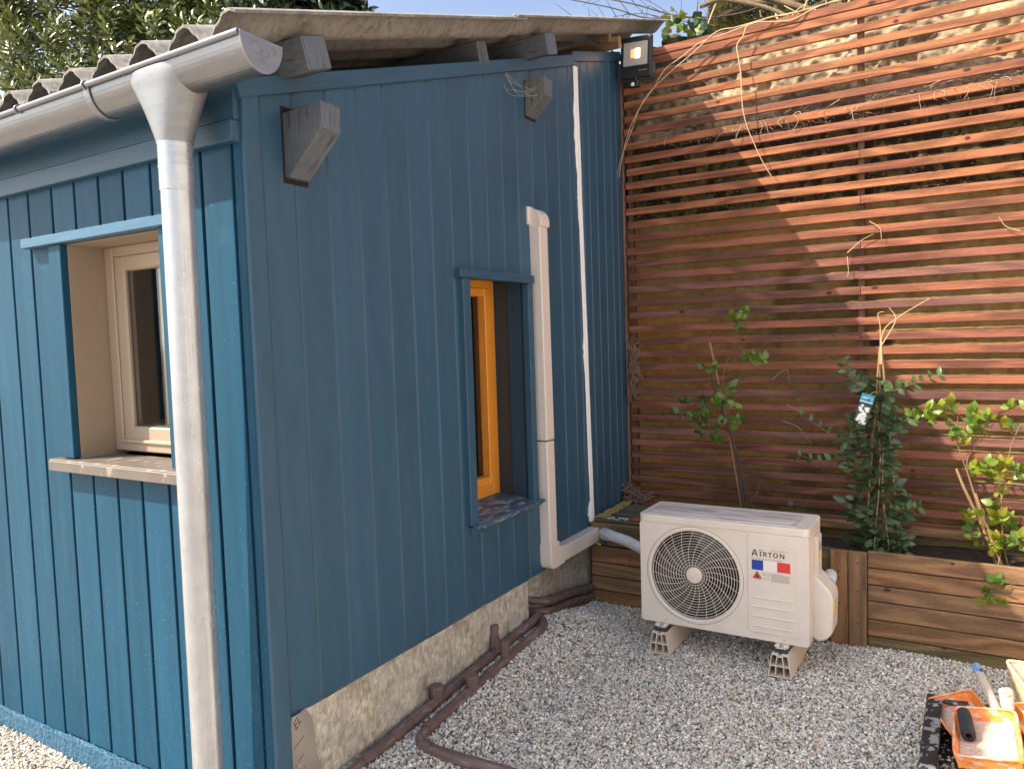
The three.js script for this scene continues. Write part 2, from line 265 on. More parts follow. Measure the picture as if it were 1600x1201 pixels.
// ------------------------------------------------------------------ ground
const groundH = (x, z) => {
  const wall = x > -0.12 ? Math.exp(-Math.pow(Math.max(0, x - 0.1) / 0.2, 2)) * (0.045 + 0.06 * sstep(-0.4, -1.6, z)) * sstep(-2.35, -1.75, z) * sstep(0.3, -0.2, z) : 0;
  const side = x < 0.2 && z > -0.1 ? -0.075 * sstep(0.2, -0.6, x) : 0;
  return 0.03 + wall + side + 0.004 * Math.sin(x * 7 + z * 3) * Math.sin(z * 8 - x);
};
{
  const cuts = (lo, hi, step) => { const r = [-90, -40, -20, -10, -6]; for (let a = lo; a <= hi + 1e-6; a += step) r.push(a); r.push(6, 10, 20, 40, 90); return r.sort((a, b) => a - b); };
  const xs = cuts(-3.4, 4, 0.06), zs = cuts(-3.6, 2.6, 0.06), P = [], U = [], I = [];
  for (const z of zs) for (const x of xs) { P.push(x, groundH(x, z) - 0.006, z); U.push(x, z); }
  for (let j = 0; j < zs.length - 1; j++) for (let i = 0; i < xs.length - 1; i++) { const a = j * xs.length + i; I.push(a, a + xs.length, a + 1, a + 1, a + xs.length, a + xs.length + 1); }
  const g = new THREE.BufferGeometry(); g.setAttribute('position', new THREE.Float32BufferAttribute(P, 3)); g.setAttribute('uv', new THREE.Float32BufferAttribute(U, 2)); g.setIndex(I); g.computeVertexNormals();
  const stone = tex(1024, 1024, (u, v) => {
    const n = 96, cx = Math.floor(u * n), cy = Math.floor(v * n); let best = 9, id = 0;
    for (let j = -1; j <= 1; j++) for (let i = -1; i <= 1; i++) { const a = (cx + i + n) % n, b = (cy + j + n) % n, d = Math.hypot(cx + i + hash(a, b, 1) - u * n, cy + j + hash(a, b, 2) - v * n); if (d < best) { best = d; id = hash(a, b, 3); } }
    const k = (0.75 + 0.35 * fbm(u, v, 5, 5, 44, 3)); let c = id < 0.35 ? [0.66, 0.62, 0.57] : id < 0.6 ? [0.50, 0.48, 0.47] : id < 0.8 ? [0.74, 0.70, 0.64] : id < 0.92 ? [0.60, 0.48, 0.38] : [0.34, 0.34, 0.36];
    return c.map((x) => x * k * 1.12);
  });
  const ground = part('gravel_ground', g, std({ map: rep(stone, 1.1, 1.1), roughness: 0.95 }), scene);
  ground.userData = { kind: 'structure', label: 'ground of the yard under its layer of small grey and beige gravel' };
  // loose pebbles
  const pg = new THREE.IcosahedronGeometry(1, 0), pp = pg.attributes.position;
  for (let i = 0; i < pp.count; i++) { const x = pp.getX(i), y = pp.getY(i), z = pp.getZ(i), k = 0.8 + 0.4 * hash(Math.round(x * 50), Math.round(y * 50 + z * 130), 5); pp.setXYZ(i, x * k, y * k, z * k); }
  pg.computeVertexNormals();
  const list = [];
  const drop = (n, x0, x1, z0, z1, ok) => { for (let i = 0; i < n; i++) { const x = rr(x0, x1), z = rr(z0, z1); if (!ok || ok(x, z)) list.push([x, z]); } };
  drop(118000, 0.0, 2.6, -2.37, 0.0, (x, z) => (z > -1.66 || x > -0.05) && x - 1.1 > (-z - 2.9) * 0.55 - 1.0);
  drop(16000, 2.1, 3.4, -2.37, -0.6);
  drop(14000, -2.4, -0.2, 0.02, 0.5);
  const im = new THREE.InstancedMesh(pg, std({ color: lin(1.07, 1.06, 1.05), roughness: 0.85 }), list.length), m = new THREE.Matrix4(), q = new THREE.Quaternion(), e = new THREE.Euler(), s = V(), c = new THREE.Color();
  list.forEach(([x, z], i) => {
    e.set(rr(0, 6.3), rr(0, 6.3), rr(0, 6.3)); q.setFromEuler(e);
    const r = rr(0.0038, 0.0075); s.set(r * rr(0.8, 1.3), r * rr(0.6, 1), r * rr(0.8, 1.2));
    im.setMatrixAt(i, m.compose(V(x, groundH(x, z) + rr(-0.004, 0.006), z), q, s));
    const t = rnd(), k = rr(0.78, 1.2);
    if (t < 0.34) c.setRGB(0.55 * k, 0.52 * k, 0.46 * k); else if (t < 0.54) c.setRGB(0.40 * k, 0.385 * k, 0.365 * k); else if (t < 0.76) c.setRGB(0.74 * k, 0.71 * k, 0.65 * k); else if (t < 0.90) c.setRGB(0.54 * k, 0.41 * k, 0.30 * k); else c.setRGB(0.18 * k, 0.18 * k, 0.182 * k);
    im.setColorAt(i, c);
  });
  im.name = 'gravel'; im.userData = { kind: 'stuff', label: 'loose grey and beige gravel covering the yard', category: 'gravel' };
  scene.add(im);
}

// ------------------------------------------------------------------ shed
const shed = thing('shed', 'blue timber-clad shed with a corrugated roof and orange-framed narrow window', 'shed');
const rakeY = (z) => 2.381 + 0.3225 * (-0.071 - z);               // lower edge of the rake board
const G = (a, y, b) => [b, y, a];                                  // outline (z, x) on the gable
const gablePlank = (z1, z2, y0, y1, near = true) => prism([[z1, -0.02], [z1, -0.009], [z1 - 0.010, 0], [z2 + 0.006, 0], [z2 + 0.005, -0.009], [z2, -0.009], [z2, -0.02]], y0, y1, G);
{
  const zs = [-0.074, -0.214, -0.364, -0.518, -0.671, -0.812, -0.953, -1.096, -1.24, -1.383, -1.524, -1.67, -1.818, -1.962, -2.108, -2.245, -2.335, -2.412, -2.496, -2.6, -2.706, -2.813, -2.90, -2.985];
  const wz0 = -1.186, wz1 = -1.72, YB = 0.368;
  for (let i = 0; i < zs.length - 1; i++) {
    const z1 = zs[i], z2 = zs[i + 1], m = gableMats[i % 3], top = (z) => (z < -2.3 ? rakeY(z) + 0.012 : rakeY(z) + 0.02), yb = YB + (rnd() - 0.5) * 0.008 + (z2 < -1.9 ? 0.0 : 0);
    if (z2 < wz0 && z1 > wz1) {
      part('plank', gablePlank(z1, z2, yb, 0.77), m, shed); part('plank', gablePlank(z1, z2, 1.868, top), m, shed);
      if (z1 > wz0) part('plank', gablePlank(z1, -1.15, 0.77, 1.868), m, shed); else if (z2 < wz1) part('plank', gablePlank(-1.735, z2, 0.77, 1.868), m, shed);
    } else part('plank', gablePlank(z1, z2, yb, top), m, shed);
  }
  // corner boards
  part('corner_board', bx(-0.02, 0.012, -0.06, 2.40, -0.07, -0.003, 'y', 0.003), trimMat, shed);
  // rake boards
  const rake = (z1, z2, y1, y2, h, x) => { const g = bx(-0.018, x, -h / 2, h / 2, -Math.hypot(z1 - z2, y2 - y1) / 2, Math.hypot(z1 - z2, y2 - y1) / 2, 'z', 0.003); g.rotateX(Math.atan2(y2 - y1, z1 - z2)); g.translate(0, (y1 + y2) / 2, (z1 + z2) / 2); return g; };
  part('rake_board', rake(0.012, -2.30, rakeY(0.012) + 0.026, rakeY(-2.3) + 0.026, 0.058, 0.018), trimMat, shed);
  part('rake_board', rake(-2.305, -2.985, 3.148, 3.345, 0.056, 0.012), trimMat, shed);
  // gable window trim
  part('window_header', bx(-0.01, 0.036, 1.864, 1.904, -1.745, -1.102, 'z', 0.003), trimMat, shed);
  part('window_casing', bx(-0.01, 0.026, 0.765, 1.864, -1.187, -1.13, 'y', 0.003), trimMat, shed);
  part('window_casing', bx(-0.012, 0.026, 0.765, 1.864, -1.742, -1.695, 'y', 0.003), trimMat, shed);
  part('window_apron', bx(-0.005, 0.022, 0.722, 0.757, -1.755, -1.142, 'z', 0.002), trimMat, shed);
  // narrow window set deep in the gable
  const win = new THREE.Group(); win.name = 'window'; win.userData.label = 'narrow window with an orange frame'; shed.add(win);
  const fx0 = -0.245, fx1 = -0.195;
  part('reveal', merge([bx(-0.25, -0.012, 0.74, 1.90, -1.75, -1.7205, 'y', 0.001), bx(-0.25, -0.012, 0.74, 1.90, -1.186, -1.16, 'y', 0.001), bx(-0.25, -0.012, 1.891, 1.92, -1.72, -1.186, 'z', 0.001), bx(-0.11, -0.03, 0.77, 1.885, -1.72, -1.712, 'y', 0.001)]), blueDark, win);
  part('frame', merge([bx(fx0, fx1, 0.787, 1.89, -1.72, -1.665, 'y', 0.004), bx(fx0, fx1, 0.787, 1.89, -1.245, -1.187, 'y', 0.004), bx(fx0, fx1 - 0.001, 1.845, 1.89, -1.665, -1.245, 'z', 0.004), bx(fx0, fx1 - 0.001, 0.787, 0.868, -1.665, -1.245, 'z', 0.004)]), orangeMat, win);
  part('sash', merge([bx(fx0 + 0.01, fx1 + 0.008, 0.85, 1.85, -1.668, -1.62, 'y', 0.004), bx(fx0 + 0.01, fx1 + 0.008, 0.85, 1.85, -1.29, -1.243, 'y', 0.004), bx(fx0 + 0.01, fx1 + 0.007, 1.808, 1.85, -1.62, -1.29, 'z', 0.004), bx(fx0 + 0.01, fx1 + 0.007, 0.85, 0.892, -1.62, -1.29, 'z', 0.004)]), orangeMat, win);
  part('pane', bx(-0.226, -0.222, 0.885, 1.815, -1.625, -1.285, 'z', 0.0005), glass, win);
  part('sill', uvBox((() => { const g = cbox(0.27, 0.018, 0.533, 0.003); g.rotateZ(-0.1); g.translate(-0.075, 0.769, -1.453); return g; })(), 'z'), std({ map: rep(tex(256, 256, (u, v) => { const w = sstep(0.35, 0.75, fbm(u, v, 9, 14, 140, 5)) * (0.55 + 0.45 * fbm(u, v, 60, 60, 141, 2)); return mix3([0.24, 0.31, 0.37], [0.66, 0.67, 0.68], w); }), 0.5, 0.3), roughness: 0.5 }), win, 'sill with dusty whitish marks');
  part('sill_nose', bx(0.022, 0.058, 0.752, 0.767, -1.757, -1.14, 'z', 0.004), trimLight, win);
  // curtain with folds, dark screen
  const cs = []; for (let i = 0; i <= 40; i++) { const z = -1.63 + i * 0.0055; cs.push([z, -0.33 + 0.014 * Math.sin(i * 0.95)]); }
  const back = cs.map(([z, x]) => [z, x - 0.004]).reverse();
  part('curtain', prism([...cs, ...back], 0.80, 1.88, G), curtainMat, win);
  const sl = []; for (let y = 0.84; y < 1.84; y += 0.022) sl.push(bx(-0.32, -0.30, y, y + 0.012, -1.41, -1.25, 'z', 0.001)); part('blind', merge(sl), screenMat, win);
}
{ // core of the walls, so that the shed is closed
  const sh = new THREE.Shape([[0.026, 0.374], [2.99, 0.374], [2.99, 3.27], [0.026, 2.39]].map(([a, b]) => new THREE.Vector2(a, b)));
  sh.holes.push(new THREE.Path([[1.184, 0.742], [1.72, 0.742], [1.72, 1.89], [1.184, 1.89]].map(([a, b]) => new THREE.Vector2(a, b))));
  const g1 = new THREE.ExtrudeGeometry(sh, { depth: 0.16, bevelEnabled: false }); g1.rotateY(Math.PI / 2); g1.translate(-0.1805, 0, 0);
  const s2 = new THREE.Shape([[-3.3, 0.02], [-0.03, 0.02], [-0.03, 2.515], [-3.3, 2.515]].map(([a, b]) => new THREE.Vector2(a, b)));
  s2.holes.push(new THREE.Path([[-1.028, 1.178], [-0.39, 1.178], [-0.39, 2.012], [-1.028, 2.012]].map(([a, b]) => new THREE.Vector2(a, b))));
  const g2 = new THREE.ExtrudeGeometry(s2, { depth: 0.13, bevelEnabled: false }); g2.translate(0, 0, -0.152);
  part('wall_core', merge([g1, g2, (() => { const w = new THREE.Shape([[0.005, 0.0], [2.99, 0.0], [2.99, 3.27], [0.005, 2.39]].map(([a, b]) => new THREE.Vector2(a, b))), g = new THREE.ExtrudeGeometry(w, { depth: 0.12, bevelEnabled: false }); g.rotateY(Math.PI / 2); return g.translate(-3.42, 0, 0); })(), new THREE.BoxGeometry(3.3, 3.3, 0.12).translate(-1.66, 1.66, -3.06), new THREE.BoxGeometry(3.2, 0.1, 2.9).translate(-1.7, 0.14, -1.5)]), inner, shed);
}
{ // plinth: painted cladding ends on it
  const base = prism([[-0.03, -0.03], [-0.03, 0.0], [-0.25, 0.004], [-0.6, 0.002], [-1.0, 0.004], [-1.3, 0.003], [-1.635, 0.004], [-1.652, -0.012], [-1.652, -0.17], [-0.03, -0.17]], -0.1, (z) => 0.366, G, 0, 0);
  part('plinth', base, concrete, shed, 'bare concrete plinth with yellowish stains');
  part('rear_plinth', prism([[-1.652, -0.17], [-1.652, -0.13], [-1.71, -0.09], [-1.80, -0.024], [-2.99, -0.018], [-2.99, -0.17]], -0.1, 0.39, G, 0.4, 0.3), std({ map: concreteT, bumpMap: concreteB, bumpScale: 0.01, color: lin(0.66, 0.66, 0.66), roughness: 0.95 }), shed, 'set-back grey concrete plinth');
  // membrane flap with print
  const cv = document.createElement('canvas'); cv.width = 256; cv.height = 512; const c = cv.getContext('2d');
  c.fillStyle = '#8d8680'; c.fillRect(0, 0, 256, 512); c.strokeStyle = '#4b4544'; c.lineWidth = 6;
  for (const y of [170, 265, 360]) { c.beginPath(); c.moveTo(30, y); c.lineTo(130, y - 50); c.stroke(); }
  c.fillStyle = '#4a4442'; c.font = 'bold 74px sans-serif'; c.save(); c.translate(190, 500); c.rotate(-0.5); c.fillText('ECM', -90, 0); c.restore(); c.save(); c.translate(40, 80); c.rotate(-0.5); c.fillText('EL', 0, 0); c.restore();
  const t = new THREE.CanvasTexture(cv); t.colorSpace = THREE.SRGBColorSpace;
  const P = [], U = [], I = [];
  for (let j = 0; j <= 12; j++) for (let i = 0; i <= 4; i++) { const v = j / 12, w = 0.075 + 0.075 * (1 - v) + 0.01 * Math.sin(v * 9), z = -0.072 - w * i / 4; P.push(0.007 + 0.006 * Math.sin(v * 7 + i), lerp(0.02, 0.372, v), z); U.push(i / 4, v); }
  for (let j = 0; j < 12; j++) for (let i = 0; i < 4; i++) { const a = j * 5 + i; I.push(a, a + 1, a + 5, a + 1, a + 6, a + 5); }
  const g = new THREE.BufferGeometry(); g.setAttribute('position', new THREE.Float32BufferAttribute(P, 3)); g.setAttribute('uv', new THREE.Float32BufferAttribute(U, 2)); g.setIndex(I); g.computeVertexNormals();
  part('membrane_flap', g, std({ map: t, roughness: 0.7, side: THREE.DoubleSide }), shed, 'loose grey printed membrane under the corner');
}
{ // left, sunlit wall
  const L = (a, y, b) => [a, y, b];
  const xs = [-0.003, -0.05, -0.203, -0.335, -0.471, -0.629, -0.78, -0.937, -1.093, -1.264, -1.42, -1.605, -1.77, -1.93, -2.09, -2.25, -2.41, -2.57, -2.73, -2.89, -3.05, -3.2];
  const pl = (x1, x2, y0, y1) => prism([[x1, -0.02], [x2, -0.02], [x2, -0.011], [x2 + 0.013, -0.011], [x2 + 0.013, -0.003], [x2 + 0.016, 0], [x1 - 0.002, 0], [x1, -0.002]], y0, y1, L, 0, rr(0, 5));
  for (let i = 0; i < xs.length - 1; i++) {
    const a = xs[i], b = xs[i + 1], m = leftMats[i % 3], y0 = 0.028 + rr(-0.006, 0.006) + 0.018 * sstep(-1.8, -0.5, a);
    if (b < -0.41 && a > -1.03) { part('plank', pl(a, b, y0, 1.17), m, shed); part('plank', pl(a, b, 2.01, 2.24), m, shed); } else part('plank', pl(a, b, y0, 2.24), m, shed);
  }
  part('fascia', bx(-3.3, -0.004, 2.29, 2.43, -0.01, 0.016, 'x', 0.003), trimMat, shed);
  part('frieze_board', bx(-3.3, -0.004, 2.225, 2.289, -0.012, 0.03, 'x', 0.003), trimMat, shed);
  part('painted_base', prism([[-3.3, -0.1], [-3.3, 0.012], [-2.5, 0.02], [-1.9, 0.012], [-1.4, 0.022], [-1.0, 0.014], [-0.4, 0.02], [-0.012, 0.012], [-0.012, -0.1]], -0.12, 0.03, L), std({ color: lin(0.28, 1.05, 1.85), map: blueSpeckT, bumpMap: concreteB, bumpScale: 0.012, roughness: 0.6 }), shed, 'rough base splashed with blue paint');
  part('window_header', bx(-1.257, -0.33, 2.004, 2.040, -0.005, 0.04, 'x', 0.003), trimLight, shed);
  part('window_casing', bx(-1.095, -1.0115, 1.19, 2.004, -0.02, 0.022, 'y', 0.003), leftMats[0], shed);
  part('window_casing', bx(-0.41, -0.35, 1.19, 2.004, -0.02, 0.022, 'y', 0.003), leftMats[1], shed);
  const win = new THREE.Group(); win.name = 'window'; win.userData.label = 'beige framed window in a deep reveal'; shed.add(win);
  part('reveal', merge([bx(-1.03, -1.0105, 1.18, 2.02, -0.20, -0.006, 'y', 0.001), bx(-0.41, -0.385, 1.18, 2.02, -0.20, -0.006, 'y', 0.001), bx(-1.0095, -0.411, 2.0, 2.003, -0.2, -0.006, 'x', 0.0005)]), beigeMat, win);
  part('frame', merge([bx(-1.0095, -0.955, 1.20, 2.0, -0.2, -0.145, 'y', 0.004), bx(-0.45, -0.41, 1.20, 2.0, -0.2, -0.145, 'y', 0.004), bx(-0.955, -0.45, 1.962, 2.0, -0.2, -0.146, 'x', 0.004), bx(-0.955, -0.45, 1.2, 1.238, -0.2, -0.146, 'x', 0.004)]), beigeFrame, win);
  part('sash', merge([bx(-0.958, -0.895, 1.235, 1.965, -0.195, -0.152, 'y', 0.007), bx(-0.51, -0.448, 1.235, 1.965, -0.195, -0.152, 'y', 0.007), bx(-0.897, -0.508, 1.905, 1.965, -0.195, -0.153, 'x', 0.007), bx(-0.897, -0.508, 1.235, 1.297, -0.195, -0.153, 'x', 0.007), bx(-0.965, -0.44, 1.232, 1.247, -0.16, -0.138, 'x', 0.004)]), beigeFrame, win);
  part('pane', bx(-0.90, -0.505, 1.29, 1.91, -0.178, -0.174, 'x', 0.0005), glass, win);
  part('gasket', merge([bx(-0.897, -0.888, 1.297, 1.905, -0.172, -0.168, 'y', 0.001), bx(-0.888, -0.51, 1.297, 1.303, -0.172, -0.168, 'x', 0.001)]), rubber, win);
  part('sill', merge([(() => { const g = bx(-1.137, -0.33, 1.176, 1.186, -0.15, 0.05, 'x', 0.002); return g; })(), bx(-1.137, -0.33, 1.142, 1.18, 0.046, 0.054, 'x', 0.002)]), beigeSill, win);
  part('curtain', bx(-0.86, -0.78, 1.2, 1.95, -0.30, -0.27, 'y', 0.01), std({ color: lin(0.42, 0.30, 0.16), roughness: 0.8 }), win);
  part('pot', new THREE.LatheGeometry([[0.001, 0], [0.035, 0], [0.052, 0.1], [0.048, 0.1], [0.03, 0.01]].map(([a, b]) => new THREE.Vector2(a, b)), 20).translate(-0.60, 1.30, -0.28), std({ color: lin(0.45, 0.42, 0.38), roughness: 0.6, side: THREE.DoubleSide }), win);
  part('inner_shelf', new THREE.BoxGeometry(0.7, 0.02, 0.2).translate(-0.7, 1.285, -0.30), std({ color: lin(0.2, 0.15, 0.1), roughness: 0.8 }), win);
}
{ // roof: corrugated sheets in two courses, purlins
  const wave = (x) => 0.031 * Math.cos((x - 0.15) / 0.2 * 2 * Math.PI);
  const sheet = (z0, z1, lift, x0, x1) => {
    const nx = Math.round((x1 - x0) / 0.2 * 22), P = [], U = [], I = [], yr = (z) => 2.515 + 0.318 * (0.12 - z) + lift;
    const nz = 6, th = 0.009, id = [[], []];
    for (let s = 0; s < 2; s++) for (let j = 0; j <= nz; j++) for (let i = 0; i <= nx; i++) { const x = lerp(x0, x1, i / nx), z = lerp(z0, z1, j / nz) + (j === 0 ? 0.003 * Math.sin(i * 1.7) : 0); id[s].push(P.length / 3); P.push(x, yr(z) + wave(x) - s * th, z); U.push(x, z); }
    const at = (s, j, i) => id[s][j * (nx + 1) + i];
    for (let j = 0; j < nz; j++) for (let i = 0; i < nx; i++) { I.push(at(0, j, i), at(0, j, i + 1), at(0, j + 1, i), at(0, j, i + 1), at(0, j + 1, i + 1), at(0, j + 1, i)); I.push(at(1, j, i), at(1, j + 1, i), at(1, j, i + 1), at(1, j, i + 1), at(1, j + 1, i), at(1, j + 1, i + 1)); }
    for (let i = 0; i < nx; i++) for (const j of [0, nz]) I.push(at(0, j, i), at(1, j, i), at(0, j, i + 1), at(0, j, i + 1), at(1, j, i), at(1, j, i + 1));
    for (let j = 0; j < nz; j++) for (const i of [0, nx]) I.push(at(0, j, i), at(0, j + 1, i), at(1, j, i), at(1, j, i), at(0, j + 1, i), at(1, j + 1, i));
    const g = new THREE.BufferGeometry(); g.setAttribute('position', new THREE.Float32BufferAttribute(P, 3)); g.setAttribute('uv', new THREE.Float32BufferAttribute(U, 2)); g.setIndex(I); return toCreasedNormals(g, 0.7);
  };
  for (let k = 0; k < 4; k++) part('roof_sheet', sheet(0.145, -1.50, k % 2 * 0.004, 0.178 - 1.0 * (k + 1), 0.178 - 1.0 * k + (k ? 0.05 : 0)), fibreCement, shed);
  for (let k = 0; k < 4; k++) part('roof_sheet', sheet(-1.42, -3.46, 0.012 + k % 2 * 0.004, 0.178 - 1.0 * (k + 1), 0.178 - 1.0 * k + (k ? 0.05 : 0)), fibreCement, shed);
  const sl = Math.atan(0.318);
  const purlin = (z, y, x1, h, w, m) => { const g = bx(-3.2, x1, -h, 0, -w / 2, w / 2, 'x', 0.004); g.rotateX(sl); g.translate(0, y, z); return part('purlin', g, m, shed); };
  purlin(-0.175, 2.565, 0.15, 0.105, 0.105, blackWood); purlin(-1.765, 3.075, 0.15, 0.10, 0.10, blackWood);
  purlin(-1.35, 2.94, 0.02, 0.10, 0.08, blackWood); purlin(-2.75, 3.38, 0.1, 0.07, 0.05, rawWood);
  for (const [z, x1, m] of [[-0.175, 0.153, greyBeam], [-1.765, 0.153, greyBeam]]) { const g = bx(0.1492, x1, -0.101, -0.004, -0.048, 0.048, 'y', 0.002); g.rotateX(sl); g.translate(0, z > -1 ? 2.565 : 3.075, z); part('purlin_end', g, m, shed); }
  part('corner_block', bx(-0.06, -0.001, 2.406, 2.515, -0.12, 0.004, 'y', 0.002), inner, shed);
  // brackets: beam stubs with a slanted foot
  const stub = (z0, z1, yt, yh, yb, len, foot, m, fm) => { const sh = [[-0.06, yt], [len, yt + 0.012], [len, yh], [foot, yb], [-0.06, yb]]; const s = new THREE.Shape(sh.map(([a, b]) => new THREE.Vector2(a, b))); const g = new THREE.ExtrudeGeometry(s, { depth: Math.abs(z1 - z0) - 0.008, bevelEnabled: true, bevelThickness: 0.004, bevelSize: 0.004, bevelSegments: 1 }); g.translate(0, 0, Math.min(z0, z1) + 0.004); const st = part('beam_stub', uvBox(g, 'y', rr(0, 3), rr(0, 3)), m, shed); const zc = (z0 + z1) / 2, w = Math.abs(z1 - z0) - 0.004; part('front_face', bx(len + 0.003, len + 0.0055, yh, yt + 0.008, zc - w / 2, zc + w / 2, 'y', 0.001), fm, st); const L2 = Math.hypot(len - foot, yh - yb), fg = bx(-L2 / 2, L2 / 2, -0.0055, -0.003, -w / 2, w / 2, 'x', 0.001); fg.rotateZ(Math.atan2(yh - yb, len - foot)); fg.translate((len + foot) / 2, (yh + yb) / 2, zc); part('slanted_face', fg, fm, st); return st; };
  stub(-0.173, -0.262, 2.345, 2.275, 2.145, 0.165, 0.018, blackWood, greyBeam); stub(-1.765, -1.855, 2.86, 2.79, 2.705, 0.105, 0.012, beamDusty, greyBeam);
  part('stub_slot', bx(-0.004, 0.002, 2.125, 2.372, -0.272, -0.165, 'y', 0.0005), slotM, shed); part('stub_slot', bx(-0.004, 0.002, 2.69, 2.875, -1.866, -1.757, 'y', 0.0005), slotM, shed);
  // struts closing the far end
  part('rafter_post', merge([bx(0.02, 0.06, 3.34, 3.47, -2.74, -2.70, 'y', 0.002)]), rawWood, shed);
}

// ------------------------------------------------------------------ gutter and downpipe
{
  const g = thing('gutter', 'half-round zinc gutter under the corrugated roof edge with a rounded end cap', 'gutter', [0, 0, 0]);
  const trough = (x0, x1, d) => { const o = [], n = 22; for (let i = 0; i <= n; i++) { const a = Math.PI * i / n; o.push([0.139 + (0.0675 + d) * Math.cos(a), 2.425 - (0.085 + d) * Math.sin(a)]); } for (let i = n; i >= 0; i--) { const a = Math.PI * i / n; o.push([0.139 + (0.066 + d) * Math.cos(a), 2.425 - (0.0835 + d) * Math.sin(a)]); } return mergeVertices(prism(o, x0, x1, (a, y, b) => [y, b, a], 0, 0), 1e-4); };
  const smooth = (geo) => { const q = geo; q.computeVertexNormals(); return q; };
  part('trough', trough(-3.3, -0.03, 0), zinc, g); part('trough', trough(-0.057, 0.267, 0.0025), zinc, g);
  part('bead', capped([[-3.3, 2.427, 0.21], [-1.5, 2.427, 0.21], [0.269, 2.427, 0.21]], 0.0095, 12, 20), zinc, g);
  const cs = new THREE.Shape(); cs.moveTo(0.0702, 0.004); for (let i = 0; i <= 20; i++) { const a = Math.PI * i / 20; cs.lineTo(0.0712 * Math.cos(a), -0.0885 * Math.sin(a)); } cs.closePath();
  const cap = new THREE.ExtrudeGeometry(cs, { depth: 0.003, bevelEnabled: true, bevelSize: 0.002, bevelThickness: 0.002, bevelSegments: 2 }); cap.rotateY(-Math.PI / 2); cap.translate(0.273, 2.425, 0.139);
  const c = part('end_cap', cap, zincDull, g);
  for (const [r, y, z] of [[0.016, -0.025, 0.02], [0.011, -0.034, -0.012], [0.008, -0.02, -0.04]]) part('embossed_ring', new THREE.TorusGeometry(r, 0.002, 8, 24).rotateY(Math.PI / 2).translate(0.2755, 2.425 + y, 0.139 + z), zincDull, c);
  const strap = (x) => { const o = []; for (let i = 0; i <= 18; i++) { const a = -0.15 + Math.PI * 1.0 * i / 18; o.push([0.139 + 0.0725 * Math.cos(a), 2.425 - 0.090 * Math.sin(a)]); } for (let i = 18; i >= 0; i--) { const a = -0.15 + Math.PI * 1.0 * i / 18; o.push([0.139 + 0.069 * Math.cos(a), 2.425 - 0.0865 * Math.sin(a)]); } return prism(o, x - 0.014, x + 0.014, (a, y, b) => [y, b, a]); };
  for (const x of [-0.45, -1.3, -2.15]) part('hanger', strap(x), zincDull, g);
  for (const x of [-0.45, -0.86, -1.3]) part('clip', new THREE.TorusGeometry(0.012, 0.0035, 8, 18, 4.5).rotateY(Math.PI / 2).translate(x, 2.427, 0.21), zincDull, g);
  const P = [], U = [], I = [], N = 40, M = 14;
  for (let j = 0; j <= M; j++) for (let i = 0; i <= N; i++) {
    const t = j / M, a = i / N * 2 * Math.PI, ty = t < 0.12 ? 0 : (t - 0.12) / 0.88, e = Math.pow(ty, 0.85), rx = lerp(0.142, 0.05, e), rz = lerp(0.078, 0.052, e), pw = lerp(0.72, 1, ty), cx = Math.sign(Math.cos(a)) * Math.pow(Math.abs(Math.cos(a)), pw), sz = Math.sign(Math.sin(a)) * Math.pow(Math.abs(Math.sin(a)), pw);
    P.push(-0.123 + rx * cx, lerp(2.415, 2.208, t), 0.139 + rz * sz); U.push(i / N * 0.5, t * 0.25);
  }
  for (let j = 0; j < M; j++) for (let i = 0; i < N; i++) { const q = j * (N + 1) + i; I.push(q, q + 1, q + N + 1, q + 1, q + N + 2, q + N + 1); }
  const f = new THREE.BufferGeometry(); f.setAttribute('position', new THREE.Float32BufferAttribute(P, 3)); f.setAttribute('uv', new THREE.Float32BufferAttribute(U, 2)); f.setIndex(I); f.computeVertexNormals();
  part('outlet_funnel', f, zincDull, g);

  const d = thing('downpipe', 'galvanised round downpipe standing in front of the sunlit blue wall', 'downpipe', [-0.18, 0, 0.112]);
  d.rotation.set(0.0123, 0, -0.0255);
  part('pipe', cyl(0.048, 0.0475, 2.11, 40, true).translate(0, 1.055, 0), zincPipe, d);
  part('collar', new THREE.LatheGeometry([[0.0485, 2.07], [0.05, 2.075], [0.05, 2.135], [0.0515, 2.141], [0.05, 2.146], [0.05, 2.205], [0.0525, 2.21], [0.0495, 2.215]].map(([a, b]) => new THREE.Vector2(a, b)), 40), zincPipe, d);
}

